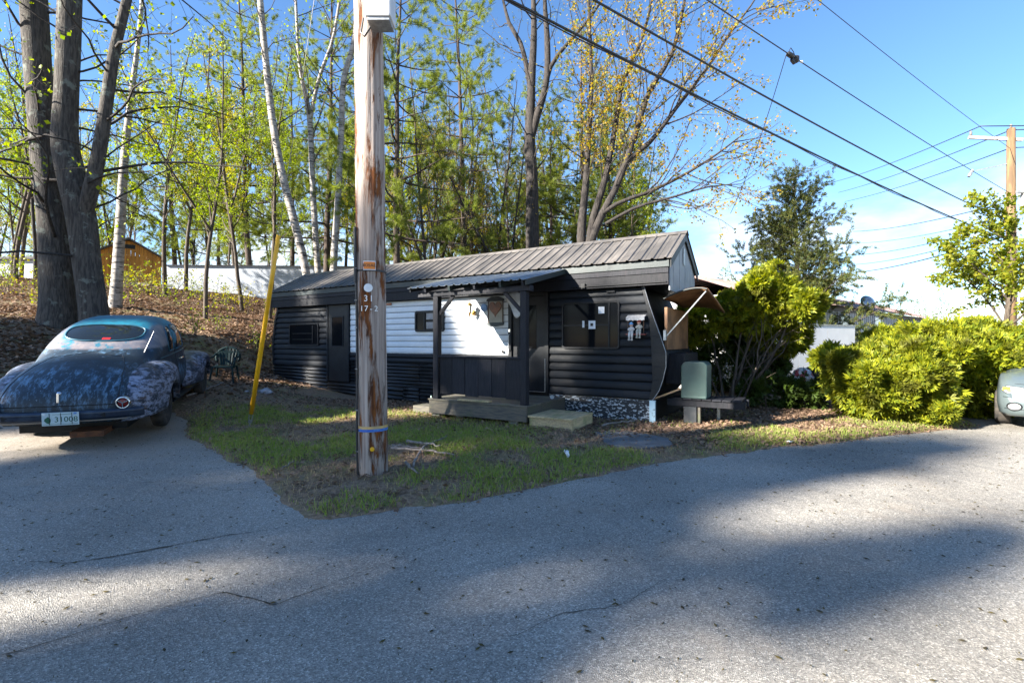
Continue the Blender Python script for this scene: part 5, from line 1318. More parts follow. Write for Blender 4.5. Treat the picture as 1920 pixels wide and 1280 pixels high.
def twigset(kind):
    if kind == 'young': return [dict(n=2.3, f0=.28, ang=.75, len=lambda f: 2.9 * (1.15 - f), seg=6, wander=.12, up=.07, sides=4, rk=.011, leaf=3.0, lf0=.4),
                                dict(n=3.2, f0=.2, ang=.7, len=.36, seg=4, wander=.16, up=.03, sides=3, rk=.008, rmin=.003, leaf=20, lf0=.15)]
    if kind == 'bare': return [dict(n=1.9, f0=.30, ang=.6, len=lambda f: 3.2 * (1.15 - f), seg=6, wander=.12, up=.09, sides=4, rk=.011),
                               dict(n=3.0, f0=.2, ang=.6, len=.38, seg=4, wander=.15, up=.05, sides=3, rk=.008, rmin=.003, leaf=4),
                               dict(n=3.0, f0=.2, ang=.6, len=.4, seg=3, wander=.15, up=.05, sides=3, rk=.007, rmin=.0025, leaf=5)]
def make_kind(kind, seed, h=11, r=.09):
    t = Tree(seed); rng = t.rng
    if kind in ('young', 'bare'):
        p = t.path((0, 0, -.2), (rng.normal(0, .06), rng.normal(0, .06), 1), h, 12, .045, .03); rad = np.linspace(r, .015, 13); t.limb(p, rad, 8)
        if rng.random() < .6:
            j = 3 + int(rng.random() * 3); q = t.path(p[j], (rng.normal(0, .35), rng.normal(0, .35), 1), h * .55, 8, .05, .04); rq = np.linspace(rad[j] * .8, .012, 9); t.limb(q, rq, 6); t.grow(q, rq, 0, twigset(kind))
        t.grow(p, rad, 0, twigset(kind))
        return t
    if kind == 'pine':
        p = t.path((0, 0, -.3), (rng.normal(0, .03), rng.normal(0, .03), 1), h, 16, .02, .03); rad = np.linspace(r, .02, 17); t.limb(p, rad, 9)
        z = h * .22
        while z < h - .3:
            f = z / h; nb_ = 4 + int(rng.random() * 2); a0 = rng.random() * 6.28
            for k in range(nb_):
                if rng.random() < .12: continue
                if f < .42 and rng.random() < .5: continue
                x = f * 16; j = min(int(x), 15); pp = p[j] + (p[j + 1] - p[j]) * (x - j); a = a0 + k * 6.28 / nb_ + rng.normal(0, .25)
                ln = (h * .26) * (1.05 - f) ** .75 * (.65 + .5 * rng.random()) + .3
                q = t.path(pp, (math.cos(a), math.sin(a), -.05 + .5 * (f - .4)), ln, 6, .07, .045); rq = np.linspace(max(.012, .014 * ln), .006, 7); t.limb(q, rq, 5)
                t.grow(q, rq, 0, [dict(n=3.2, f0=.28, ang=.85, len=.32, seg=3, wander=.12, up=.05, sides=3, rk=.008, rmin=.003, leaf=9, lf0=.35), dict(n=2.2, f0=.3, ang=.6, len=.5, seg=2, wander=.1, up=.06, sides=3, rk=.008, rmin=.002, leaf=12, lf0=.3)])
            z += h * .045 * (.8 + .5 * rng.random())
        return t
    if kind == 'hemlock':
        p = t.path((0, 0, -.3), (.02, 0, 1), h, 16, .015, .02); rad = np.linspace(r, .015, 17); t.limb(p, rad, 9); z = h * .08
        while z < h - .1:
            f = z / h
            for k in range(5):
                x = f * 16; j = min(int(x), 15); pp = p[j] + (p[j + 1] - p[j]) * (x - j); a = rng.random() * 6.28; ln = h * .40 * (1.04 - f) ** .62 * (.4 + .7 * rng.random()) + .2
                q = t.path(pp, (math.cos(a), math.sin(a), .35 + .5 * f), ln, 6, .06, -.01); rq = np.linspace(max(.008, .010 * ln), .004, 7); t.limb(q, rq, 4)
                t.grow(q, rq, 0, [dict(n=5.0, f0=.12, ang=.8, len=.34, seg=3, wander=.1, up=-.01, sides=3, rk=.006, rmin=.002, leaf=26, lf0=.1)])
            z += h * .02
        return t

def tree_obj(name, loc, rz, sc, wood, wmat, leaf, lmat, label, cat='tree', group=None):
    o = empty(name, loc, rz, label, cat, group); o.scale = (sc, sc, sc)
    put('trunk', wood, wmat, o)
    if leaf: put('crown', leaf, lmat, o)
    return o

# hero trees traced with their own depth
def path3(pix, d, dd=None, wig=.0):
    dd = dd if dd is not None else [0] * len(pix)
    pix = [(x, y, w * (.72 if wig else 1)) for x, y, w in pix]
    P_ = np.array([W(x, y, d + e) for (x, y, w), e in zip(pix, dd)]); r_ = np.array([w * (d + e) / F / 2 for (x, y, w), e in zip(pix, dd)])
    s = np.r_[0, np.cumsum(np.linalg.norm(np.diff(P_, axis=0), axis=1))]; q = np.linspace(0, s[-1], max(8, int(s[-1] / .45)))
    return catmull(s, P_, q), catmull(s, r_, q)
def hero(name, stems, wmat, lmat, levels, seed, label, leaf=.08, flare=1.0, per=1, sides=14, thin=0):
    t = Tree(seed); base_pt = None; 
    root_d = None
    for k, (pix, d, dd) in enumerate(stems):
        p, r_ = path3(pix, d, dd, thin)
        if k == 0 or name == 'maple_tree' and k == 1:
            g = h1(p[0][0], p[0][1])
            if p[0][2] > g - .15:
                p = np.vstack([[p[0][0], p[0][1], g - .2], p]); r_ = np.r_[r_[0] * 1.12, r_]
            r_ = r_ * (1 + (flare - 1) * np.exp(-np.maximum(p[:, 2] - g, 0) / .35))
        if base_pt is None: base_pt = p[0].copy()
        t.limb(p, r_, sides if k < 4 else 9)
        t.grow(p, r_, 0, levels)
    o = empty(name, tuple(base_pt), 0, label, 'tree')
    for i, (p, r_, s_) in enumerate(t.wood): t.wood[i] = (p - base_pt, r_, s_)
    nst = len(stems)
    full = t.wood; st_ = [w for w in full if w[2] >= 9]; tw = [w for w in full if w[2] < 9]
    t.wood = st_; put('trunk', t.wood_mesh(name + '_trunk'), wmat, o)
    if tw: t.wood = tw; put('branches', t.wood_mesh(name + '_branches'), B_dark if wmat is B_grey else (B_brown if wmat is B_birch else wmat), o)
    if t.leaf_p:
        t.leaf_p = [q - base_pt for q in t.leaf_p]; put('crown', t.leaf_mesh(name + '_crown', leaf, per=per), lmat, o)
    return o
lv_maple = [dict(n=1.5, f0=.15, ang=1.2, len=lambda f: 3.2, seg=8, wander=.16, up=-.02, sides=5, rk=.011, leaf=.5, lf0=.5), dict(n=2.4, f0=.2, ang=.7, len=.34, seg=4, wander=.16, up=.0, sides=3, rk=.008, rmin=.003, leaf=3, lf0=.4), dict(n=2.0, f0=.3, ang=.6, len=.5, seg=3, wander=.15, up=0, sides=3, rk=.007, rmin=.0025, leaf=4)]
hero('maple_tree', [
    ([(116, 640, 66), (114, 575, 61), (109, 500, 56), (98, 400, 46), (84, 300, 41), (76, 200, 40), (69, 100, 41), (63, 0, 41), (52, -160, 34), (44, -420, 20)], 13.2, None),
    ([(182, 640, 46), (175, 575, 44), (164, 500, 43), (151, 400, 46), (134, 330, 44), (122, 270, 42), (124, 190, 37), (128, 90, 37), (131, 0, 36), (140, -160, 28), (150, -380, 15)], 12.9, None),
    ([(153, 425, 22), (164, 380, 26), (177, 330, 24), (190, 260, 22), (203, 170, 20), (214, 100, 18), (238, 0, 15), (262, -110, 10)], 12.9, [0, -.1, -.15, -.2, -.25, -.3, -.4, -.5])],
    B_grey, L_spring, lv_maple, 11, 'huge double trunked grey maple behind the coupe with a forked limb', leaf=.10, flare=1.18, sides=20)
lv_birch = [dict(n=1.1, f0=.35, ang=.6, len=lambda f: 2.6 * (1.1 - .5 * f), seg=6, wander=.13, up=.05, sides=4, rk=.010, leaf=1.5), dict(n=2.6, f0=.2, ang=.7, len=.38, seg=4, wander=.16, up=0, sides=3, rk=.008, rmin=.003, leaf=9, lf0=.2)]
hero('birch_tree', [([(214, 600, 28), (221, 500, 25), (227, 400, 22), (234, 290, 18), (245, 190, 14), (260, 70, 10), (270, -50, 8), (278, -200, 4)], 17, None)], B_birch, L_spring, lv_birch, 12, 'slender birch with a sunlit left side in front of the orange shed', flare=1.2, thin=1)
hero('birch_tree', [([(580, 545, 20), (572, 500, 20), (553, 420, 20), (530, 330, 19), (513, 240, 18), (500, 130, 17), (488, 0, 15), (478, -120, 12), (466, -320, 6)], 17.5, None)], B_birch, L_spring, lv_birch, 13, 'white birch leaning left behind the trailer, leftmost of the birch trio', thin=1)
hero('birch_tree', [([(599, 540, 17), (595, 490, 16), (586, 345, 14), (579, 211, 13), (562, 122, 9), (556, 30, 7), (550, -120, 4)], 18.2, None), ([(581, 235, 10), (590, 180, 9), (604, 130, 9), (620, 88, 8), (636, 6, 7), (650, -120, 4)], 18.2, [0, -.1, -.2, -.3, -.4, -.5])], B_birch, L_spring, lv_birch, 14, 'white birch forking high up, middle of the birch trio', thin=1)
hero('birch_tree', [([(624, 540, 19), (626, 486, 18), (633, 386, 16), (640, 244, 15), (646, 142, 14), (661, 90, 13), (672, 10, 11), (684, -120, 8), (700, -320, 4)], 17, None)], B_birch, L_spring, lv_birch, 15, 'white birch just left of the utility pole, rightmost of the birch trio', thin=1)
lv_fork = [dict(n=1.2, f0=.15, ang=.7, len=lambda f: 2.4, seg=6, wander=.17, up=.03, sides=4, rk=.011, leaf=.3), dict(n=2.4, f0=.2, ang=.7, len=.36, seg=4, wander=.18, up=.0, sides=3, rk=.008, rmin=.003, leaf=1.5), dict(n=2.0, f0=.3, ang=.6, len=.45, seg=3, wander=.15, up=0, sides=3, rk=.007, rmin=.0025, leaf=3)]
hero('oak_tree', [
    ([(999, 500, 27), (998, 420, 25), (997, 323, 22), (993, 270, 21), (995, 198, 17), (997, 144, 15), (1001, 70, 12), (1000, -20, 8), (1004, -130, 4)], 19.5, None),
    ([(995, 262, 15), (1008, 214, 14), (1022, 168, 12), (1026, 75, 11), (1022, 15, 8), (1020, -80, 4)], 19.5, [0, -.1, -.2, -.3, -.4, -.4]),
    ([(994, 165, 10), (986, 119, 9), (975, 79, 8), (955, 45, 7), (946, 12, 5), (935, -40, 3)], 19.5, [0, .1, .2, .3, .4, .5]),
    ([(1025, 150, 9), (1034, 122, 8), (1052, 96, 7), (1077, 68, 6), (1126, 5, 4), (1150, -40, 2)], 19.5, [-.2, -.3, -.4, -.5, -.6, -.7])],
    B_dark, L_yellow, lv_fork, 16, 'dark forked tree with bare crooked limbs behind the porch roof', leaf=.07)
lv_multi = [dict(n=2.4, f0=.25, ang=.55, len=lambda f: 2.6 * (1.2 - .6 * f), seg=6, wander=.12, up=.02, sides=4, rk=.009, leaf=1), dict(n=3.0, f0=.2, ang=.6, len=.42, seg=5, wander=.15, up=.0, sides=3, rk=.007, rmin=.003, leaf=8), dict(n=2.6, f0=.2, ang=.6, len=.5, seg=3, wander=.15, up=-.02, sides=3, rk=.006, rmin=.0025, leaf=13)]
hero('maple_clump', [
    ([(1092, 490, 26), (1090, 446, 24), (1097, 359, 18), (1104, 252, 14), (1108, 144, 11), (1105, 40, 8), (1100, -80, 4)], 18, None),
    ([(1098, 510, 20), (1106, 450, 20), (1108, 431, 20), (1133, 341, 17), (1151, 252, 14), (1169, 151, 11), (1205, 68, 8), (1222, 0, 6), (1235, -90, 3)], 17.8, [0, 0, 0, -.1, -.2, -.3, -.4, -.5, -.6]),
    ([(1100, 500, 20), (1110, 450, 20), (1119, 424, 20), (1158, 345, 17), (1191, 252, 15), (1219, 169, 13), (1255, 111, 11), (1277, 36, 8), (1290, -40, 5)], 17.4, [0, 0, 0, -.2, -.4, -.6, -.8, -1, -1.2]),
    ([(1155, 350, 15), (1168, 313, 14), (1219, 266, 12), (1266, 205, 10), (1327, 126, 8), (1370, 61, 6), (1412, 5, 4), (1440, -40, 2)], 17.3, [0, -.1, -.3, -.5, -.8, -1, -1.3, -1.4]),
    ([(1130, 400, 12), (1150, 386, 11), (1219, 359, 9), (1291, 323, 7), (1350, 285, 5), (1395, 250, 3)], 17.3, [0, -.1, -.3, -.6, -.9, -1.1]),
    ([(1135, 420, 9), (1190, 390, 8), (1260, 370, 6), (1330, 350, 4), (1390, 345, 2)], 17.2, [0, -.2, -.5, -.8, -1])],
    B_dark, L_bud, lv_multi, 17, 'many stemmed maple fanning right over the roof with reddish spring buds', leaf=.08, thin=1)

# prototypes for the woods
def proto(kind, seed, h, r, leaf_size=.07):
    t = make_kind(kind, seed, h, r)
    w = t.wood_mesh(kind + '_wood'); 
    l = t.needle_mesh(kind + '_needles') if kind == 'pine' else t.needle_mesh(kind + '_needles', .075, .012, 8) if kind == 'hemlock' else t.leaf_mesh(kind + '_leaves', leaf_size, per=3 if kind == 'young' else 1)
    return w, l
young = [proto('young', 31 + i, 11 + i, .085 + .012 * i) for i in range(4)]
bare = [proto('bare', 51 + i, 12 + i, .08, .055) for i in range(3)]
pine = [proto('pine', 71 + i, 17 + 2 * i, .17 + .02 * i) for i in range(3)]
def young2(i): return young[i][0], young[i][1]
yl_mesh = [y[1].copy() for y in young]
rng = np.random.default_rng(77)
def at_px(px, d): x = (px - 960) / F * d; return (x, d, h1(x, d) - .05)
# pines, each placed by its own trunk
for px, d, k, sc, lab in ((741, 19, 0, 1.0, 'dark straight pine just right of the utility pole'), (1085, 23, 1, .90, 'bright green pine behind the many stemmed maple'), (880, 27, 2, 1.0, 'pine with dark trunk between utility pole and forked tree'),
                          (610, 27, 1, 1.05, 'tall pine whose crown fills the gap behind the birch trio'), (470, 30, 2, .95, 'tall pine left of the leaning birch, back in the woods'),
                          (955, 21, 0, .55, 'small young pine with bright tufts left of the forked tree'), (1175, 27, 2, .8, 'pine farthest right in the woods beside the open sky'), (330, 36, 1, 1.0, 'distant pine above the white building'), (1145, 24, 0, .85, 'bright pine right of the many stemmed maple stems'), (1035, 22, 2, .62, 'short full pine between the forked tree and the many stemmed maple'), (1010, 34, 1, 1.0, 'pine far back behind the dark forked tree'), (548, 38, 0, 1.2, 'distant pine behind the leftmost birch')):
    tree_obj('pine_tree', at_px(px, d), rng.random() * 6.28, sc, pine[k][0], B_pine, pine[k][1], L_pine, lab, group='pines in the woods')
# leafy young trees near the bank
named = [(385, 17.5, 0, .95, 'leafy sapling clump growing in front of the white building'), (455, 21, 1, .9, 'young leafy tree between the white building and the leaning birch'), (310, 22, 2, .95, 'young leafy tree right of the orange shed'), (505, 20, 3, .8, 'thin dark stemmed sapling above the trailer roof\'s left end'),
         (30, 20, 1, .9, 'thin leafy tree at the far left edge behind the big maple')]
for px, d, k, sc, lab in named:
    tree_obj('young_tree', at_px(px, d), rng.random() * 6.28, sc, young[k][0], B_brown, young[k][1], L_spring, lab)
for i in range(48):
    px = rng.uniform(-40, 960) if i < 38 else rng.uniform(960, 1230); d = rng.uniform(22, 46); k = int(rng.integers(4)); x, y, z = at_px(px, d)
    me = yl_mesh[k] if i % 2 else young[k][1]
    tree_obj('young_tree', (x, y, z), rng.random() * 6.28, rng.uniform(.85, 1.35), young[k][0], B_brown, me, L_yellow if i % 2 else L_spring, 'slim young tree with pale spring leaves in the woods', group='young trees filling the woods')
for i in range(26):
    px = rng.uniform(740, 960) if i < 16 else rng.uniform(-60, 1200); d = rng.uniform(20, 40); k = int(rng.integers(3)); x, y, z = at_px(px, d)
    tree_obj('bare_tree', (x, y, z), rng.random() * 6.28, rng.uniform(.8, 1.25), bare[k][0], B_brown if i % 3 else B_dark, bare[k][1], L_bud, 'thin nearly leafless tree with small buds in the woods', group='thin bare trees in the woods')
for i in range(28):
    px = rng.uniform(-60, 1180); dd_ = rng.uniform(48, 80); k = int(rng.integers(3)); x, y, z = at_px(px, dd_)
    if i % 2: tree_obj('young_tree', (x, y, z), rng.random() * 6.28, rng.uniform(1.1, 1.5), young[k][0], B_brown, young[k][1], L_spring, 'far tree closing the woods behind the nearer trunks', group='far trees closing the woods')
    else: tree_obj('bare_tree', (x, y, z), rng.random() * 6.28, rng.uniform(1.1, 1.5), bare[k][0], B_brown, bare[k][1], L_bud, 'far tree closing the woods behind the nearer trunks', group='far trees closing the woods')
# trees standing along the road outside the picture on the left: they shade the road
def off_tree(x, y, kind, k, sc, label):
    if kind == 'pine': tree_obj('pine_tree', (x, y, h1(x, y) - .1), 1.3 * k + x, sc, pine[k][0], B_pine, pine[k][1], L_pine, label, group='trees along the road outside the frame')
    else: tree_obj('young_tree', (x, y, h1(x, y) - .1), 1.7 * k + y, sc, young[k][0], B_brown, young[k][1], L_spring, label, group='trees along the road outside the frame')
# evergreen
hm = proto('hemlock', 91, 9.2, .15)
tree_obj('hemlock_tree', (11.7, 19.6, -.3), .4, 1.0, hm[0], B_brown, hm[1], L_hem, 'dark feathery evergreen tree rising behind the shrubs against the sky')
tree_obj('young_tree', at_px(1405, 18), 1.0, .40, young[1][0], B_brown, young[1][1], L_hem, 'low olive green tree between the gable end and the evergreen')
# small leafy tree on the right
t = Tree(101); p = t.path((0, 0, -.2), (0, 0, 1), 4.6, 8, .05, .02); rd = np.linspace(.10, .03, 9); t.limb(p, rd, 9)
t.grow(p, rd, 0, [dict(n=5.0, f0=.3, ang=.9, len=lambda f: 2.5 * (1.15 - .6 * f), seg=6, wander=.12, up=.05, sides=5, rk=.011, leaf=3), dict(n=4.0, f0=.15, ang=.75, len=.42, seg=4, wander=.15, up=.02, sides=3, rk=.008, rmin=.003, leaf=40, lf0=.1)])
tree_obj('leafy_tree', at_px(1868, 14.0), 0, 1.05, t.wood_mesh('leafy_wood'), B_brown, t.leaf_mesh('leafy_crown', .095, per=2), leafmat('mixed_spring_leaf', (.25, .24, .02), (.13, .18, .02), .5), 'small leafy tree with yellow green leaves in front of the far pole')
# low far trees on the right horizon
for i, (px, d, sc) in enumerate(((1690, 42, .42), (1740, 48, .5), (1650, 55, .5), (1790, 60, .55), (1600, 60, .5), (1850, 50, .5), (1380, 40, .5), (1330, 36, .45))):
    k = i % 3; tree_obj('bare_tree', at_px(px, d), i * 1.1, sc, bare[k][0], B_brown, bare[k][1], L_bud, 'low bare twiggy tree in the distance right of the evergreen' , group='distant bare trees at right')
for i, (px, d, sc) in enumerate(((1765, 55, .42), (1720, 64, .4), (1350, 38, .34))):
    tree_obj('pine_tree', at_px(px, d), i * 2.0, sc, pine[i][0], B_pine, pine[i][1], L_pine, ['small distant pine below the clouds left of the leafy tree', 'faint distant pine farther left below the clouds', 'low pine behind the gable end of the trailer'][i])

# branch tip hanging in at the top right
# ---------------------------------------------------------------- shrubs
def spray_mesh(name, P, Nrm, size, rng, k=5):
    """flat fans of scale leaf twigs"""
    n = len(P); a = Nrm + rng.normal(0, .35, P.shape); a[:, 2] += .25; a /= np.linalg.norm(a, axis=1, keepdims=True)
    pl_ = rng.normal(0, 1, P.shape); b = np.cross(a, pl_); b /= np.linalg.norm(b, axis=1, keepdims=True) + 1e-9; c = np.cross(a, b)
    V = []
    sz = size * (.6 + .8 * rng.random((n, 1)))
    for i in range(k):
        th = (i - (k - 1) / 2) * .42 + rng.normal(0, .12, (n, 1)); d = a * np.cos(th) + b * np.sin(th) + c * rng.normal(0, .15, (n, 1)); w = np.cross(d, c); l = sz * (1 - .25 * abs(i - (k - 1) / 2) / k * 2) * (.8 + .4 * rng.random((n, 1)))
        V.append(np.stack([P, P + d * l * .55 + w * l * .12, P + d * l, P + d * l * .55 - w * l * .12], 1))
    v = np.stack(V, 1).reshape(-1, 3); i = np.arange(n * k)[:, None] * 4
    return mesh_np(name, v, np.concatenate([i, i + 1, i + 2, i + 3], 1))
def clump_points(cl, n, rng, depth=.45, cut=None):
    """points in the outer shell of a union of ellipsoids (cx,cy,cz,rx,ry,rz)"""
    cl = np.array(cl); wts = (cl[:, 3] * cl[:, 4] + cl[:, 4] * cl[:, 5] + cl[:, 3] * cl[:, 5]); pick = rng.choice(len(cl), n, p=wts / wts.sum()); d = rng.normal(0, 1, (n, 3)); d /= np.linalg.norm(d, axis=1, keepdims=True)
    lump = 1 + .10 * np.sin(5 * d[:, 0] + 3 * d[:, 2] + pick) + .08 * np.sin(9 * d[:, 1] - 4 * d[:, 2] + 2 * pick) + .06 * np.sin(14 * d[:, 0] + 11 * d[:, 1])
    rr = lump * (1 - depth * rng.random(n) ** 1.8); P_ = cl[pick, :3] + d * cl[pick, 3:] * rr[:, None]
    g = height(P_[:, 0], P_[:, 1]); hole = np.sin(4.1 * P_[:, 0] + 2.3 * P_[:, 2]) + np.sin(5.3 * P_[:, 1] - 3.7 * P_[:, 2] + 1) + np.sin(7.9 * P_[:, 0] + 3.1 * P_[:, 1] - 5.2 * P_[:, 2]); ok = (P_[:, 2] > g + .03) & (hole > -1.0)
    nn = d / cl[pick, 3:]; nn /= np.linalg.norm(nn, axis=1, keepdims=True)
    return P_[ok], nn[ok]
def shrub(name, clumps, n, size, lmat, seed, label, stems, base, wmat=B_brown, depth=.5, inner=None):
    rng = np.random.default_rng(seed); sh_ = []
    for _ in range(len(clumps) * 6):
        c_ = clumps[int(rng.integers(len(clumps)))]; dv = rng.normal(0, 1, 3); dv[2] = abs(dv[2]) * .8; dv /= np.linalg.norm(dv); k_ = rng.uniform(.92, 1.12); r_ = rng.uniform(.10, .22); sh_.append((c_[0] + dv[0] * c_[3] * k_, c_[1] + dv[1] * c_[4] * k_, c_[2] + dv[2] * c_[5] * k_, r_, r_, r_ * 1.1))
    P_, Nn = clump_points(list(clumps) + sh_, n, rng, depth); base = np.array(base, float)
    o = empty(name, tuple(base), 0, label, 'shrub'); put('foliage', spray_mesh(name + '_foliage', P_ - base, Nn, size, rng), lmat, o)
    t = Tree(seed + 1)
    for (tgt, r_) in stems:
        tgt = np.array(tgt, float) - base; mid = tgt * np.array([.45, .45, .4]) + rng.normal(0, .08, 3); b0 = np.array([rng.normal(0, .06), rng.normal(0, .06), -.1])
        s = [0, .5, 1]; q = catmull([0, .5, 1.0], np.array([b0, mid, tgt]), np.linspace(0, 1, 9)) + rng.normal(0, .015, (9, 3)); rad = np.linspace(r_, r_ * .3, 9); t.limb(q, rad, 7)
        t.grow(q, rad, 0, [dict(n=2.6, f0=.35, ang=.6, len=.42, seg=4, wander=.2, up=.03, sides=4, rk=.012, rmin=.004), dict(n=3, f0=.2, ang=.6, len=.5, seg=3, wander=.2, up=.02, sides=3, rk=.009, rmin=.003)])
    put('stems', t.wood_mesh(name + '_stems'), wmat, o)
    return o, t
def C(px, py, d, rx, rz, ry=None): 
    w = W(px, py, d); return (w[0], w[1], w[2], rx, ry or rx, rz)
# arborvitae beside the trailer end: bare leaning stems below, bright crown above
arb_base = (4.72, 10.5, h1(4.72, 10.5))
arb_cl = [C(1440, 552, 10.4, .62, .50, .55), C(1490, 585, 10.3, .52, .34, .5), C(1395, 590, 10.7, .55, .40, .5), C(1330, 600, 11.2, .65, .38, .6), C(1465, 640, 10.9, .5, .3, .5), C(1280, 625, 11.6, .55, .35, .5)]
shrub('arborvitae_shrub', arb_cl, 26000, .11, L_thuja, 201, 'tall arborvitae with bare leaning stems and a bright crown beside the trailer end', [((c[0], c[1], c[2]), .05 - .004 * i) for i, c in enumerate(arb_cl)] + [((5.6, 10.2, 1.7), .035), ((5.9, 10.3, 1.5), .03), ((5.2, 10.0, 1.9), .03), ((5.4, 10.2, 1.4), .025)], arb_base, depth=.6)
shrub('low_evergreen_shrub', [C(1450, 735, 10.6, .62, .42, .4), C(1510, 745, 10.6, .35, .38, .35), C(1420, 690, 11.4, .5, .5, .4)], 4200, .12, leafmat('dark_evergreen_spray', (.05, .085, .012), (.03, .05, .010), .3), 203, 'low dark evergreen growing under the bare arborvitae stems', [((5.7, 10.6, .6), .02)], (5.6, 10.6, 0))
shrub('dark_bush', [C(1300, 665, 12.3, .75, .62, .5), C(1352, 690, 12.1, .6, .55, .4), C(1395, 650, 12.2, .6, .5, .4)], 6500, .12, leafmat('dark_evergreen_spray', (.05, .085, .012), (.03, .05, .010), .3), 209, 'dark bushy evergreen behind the green cover box and the bare stems', [((4.8, 12.2, .9), .02), ((5.3, 12.1, .8), .02)], (5.0, 12.2, 0))
hd_cl = [C(1668, 712, 9.0, .95, .62, .85), C(1618, 690, 9.2, .56, .32, .55), C(1580, 676, 9.3, .30, .18, .35), C(1712, 668, 9.3, .78, .44, .7), C(1705, 745, 8.8, .62, .42, .5), C(1690, 648, 9.6, .45, .25, .5), C(1740, 768, 8.6, .32, .25, .3), C(1630, 750, 9.2, .42, .36, .5)]
shrub('arborvitae_shrub', hd_cl, 44000, .11, L_thuja, 205, 'broad bright green arborvitae hedge shrub at the road edge', [((c[0], c[1], c[2]), .04) for c in hd_cl[:6]] + [((6.2, 9.1, .9), .03), ((7.2, 8.9, 1.0), .03), ((6.6, 8.8, .8), .03)], (6.75, 9.1, 0), depth=.5)
hd2 = [C(1810, 680, 9.8, .95, .75, .9), C(1870, 665, 10.3, .8, .62, .8), C(1790, 640, 10.2, .7, .4, .6), C(1930, 680, 10.6, .9, .6, .8), C(1830, 740, 9.7, .8, .5, .6), C(2000, 690, 10.8, .8, .6, .8)]
shrub('arborvitae_shrub', hd2, 34000, .11, L_thuja, 207, 'arborvitae hedge shrub behind the pale car nose, right of the broad one', [((c[0], c[1], c[2]), .04) for c in hd2], (9.2, 10.2, 0), depth=.5)
bk = [C(1585, 720, 11.6, .7, .5, .5), C(1540, 740, 11.2, .3, .25, .3)]
# undergrowth on the bank
def bush(px, d, h_, n, seed, lab, lmat_=L_spring):
    t = Tree(seed)
    for i in range(n):
        p = t.path((t.rng.normal(0, .12), t.rng.normal(0, .12), -.05), (t.rng.normal(0, .4), t.rng.normal(0, .4), 1), h_ * (.6 + .5 * t.rng.random()), 6, .1, .02); rd = np.linspace(.012, .003, 7); t.limb(p, rd, 4)
        t.grow(p, rd, 0, [dict(n=4, f0=.25, ang=.8, len=.32, seg=3, wander=.15, up=.02, sides=3, rk=.006, rmin=.0025, leaf=10)])
    return t.wood_mesh('sapling_stems'), t.leaf_mesh('sapling_leaves', .075)
bp = [bush(0, 0, 1.6, 7, 301 + i, '') for i in range(3)]
rng = np.random.default_rng(55)
for i in range(46):
    px = rng.uniform(-20, 520); d = rng.uniform(14.5, 26); x, y, z = at_px(px, d); k = i % 3
    if -6.6 - x > 0 or y > 17: tree_obj('woodland_sapling', (x, y, z), rng.random() * 6, rng.uniform(.5, 1.15), bp[k][0], B_brown, bp[k][1], L_spring if i % 3 else L_yellow, 'low thin sapling with few green leaves on the leaf covered bank', 'sapling', 'saplings on the bank')

# shade trees

# columnar evergreens and a wood edge outside the picture on the left: they throw the long shadows over road and drive
LIFT = 16.2
def column_tree(h_, r_, seed, n, base=.16, taper=.35, depth=.75):
    """tall pine with a long bare trunk: the crown sits LIFT metres up"""
    rg = np.random.default_rng(seed); cl = []
    for i in range(9):
        f = (i + .5) / 9; w_ = r_ * (1.1 - taper * f)
        cl.append((rg.normal(0, .12 * r_), rg.normal(0, .12 * r_), LIFT + h_ * (base + (1 - base) * f), w_ * rg.uniform(.8, 1.15), w_ * rg.uniform(.8, 1.15), h_ * (1 - base) * .12))
    P_, Nn = clump_points(cl, n, rg, depth)
    t = Tree(seed); p = t.path((0, 0, -.3), (0, 0, 1), LIFT + h_, 14, .004, .02); rd = np.linspace(.22, .03, 15); t.limb(p, rd, 8)
    return t.wood_mesh('column_wood'), spray_mesh('column_foliage', P_, Nn, .24, rg)
cols = [column_tree(9.2, 1.02, 401, 7600), column_tree(10.2, .80, 402, 5200, .1, .95), column_tree(11.6, .75, 403, 3800, .64, .3), column_tree(8.6, .66, 404, 4600)]
L_col = leafmat('dark_evergreen_column', (.05, .085, .015), (.03, .055, .012), .25)
def qpos(q, x): return (x, (q + .447 * x) / .894)
for q, x, k, sc, dz, lb in ((4.95, -41.3, 0, 1.15, 0, 'first'), (7.05, -41.7, 0, 1.08, 1.6, 'second'), (11.3, -41.5, 0, 1.15, 0, 'third'), (13.3, -42.1, 0, 1.2, 0, 'fourth'), (16.0, -43.5, 0, 1.2, 0, 'fifth'), (1.8, -41.3, 1, 1.2, -.2, 'sixth'), (2.62, -40.9, 3, 1.0, -.75, 'seventh'), (3.7, -41.9, 2, 1.0, 0, 'eighth'), (8.45, -41.5, 2, .95, -2.6, 'ninth'), (12.2, -42.5, 0, 1.1, 0, 'tenth'), (-1.6, -41.3, 0, 1.3, 0, 'eleventh')):
    X_, Y_ = qpos(q, x); o = tree_obj('tall_pine', (X_, Y_, dz - .3), q, 1, cols[k][0], B_pine, cols[k][1], L_col, 'tall bare trunked pine far outside the left of the picture, ' + lb + ' of the stand', group='tall pines outside the frame'); o.scale = (sc, sc, 1)
rngb = np.random.default_rng(60)
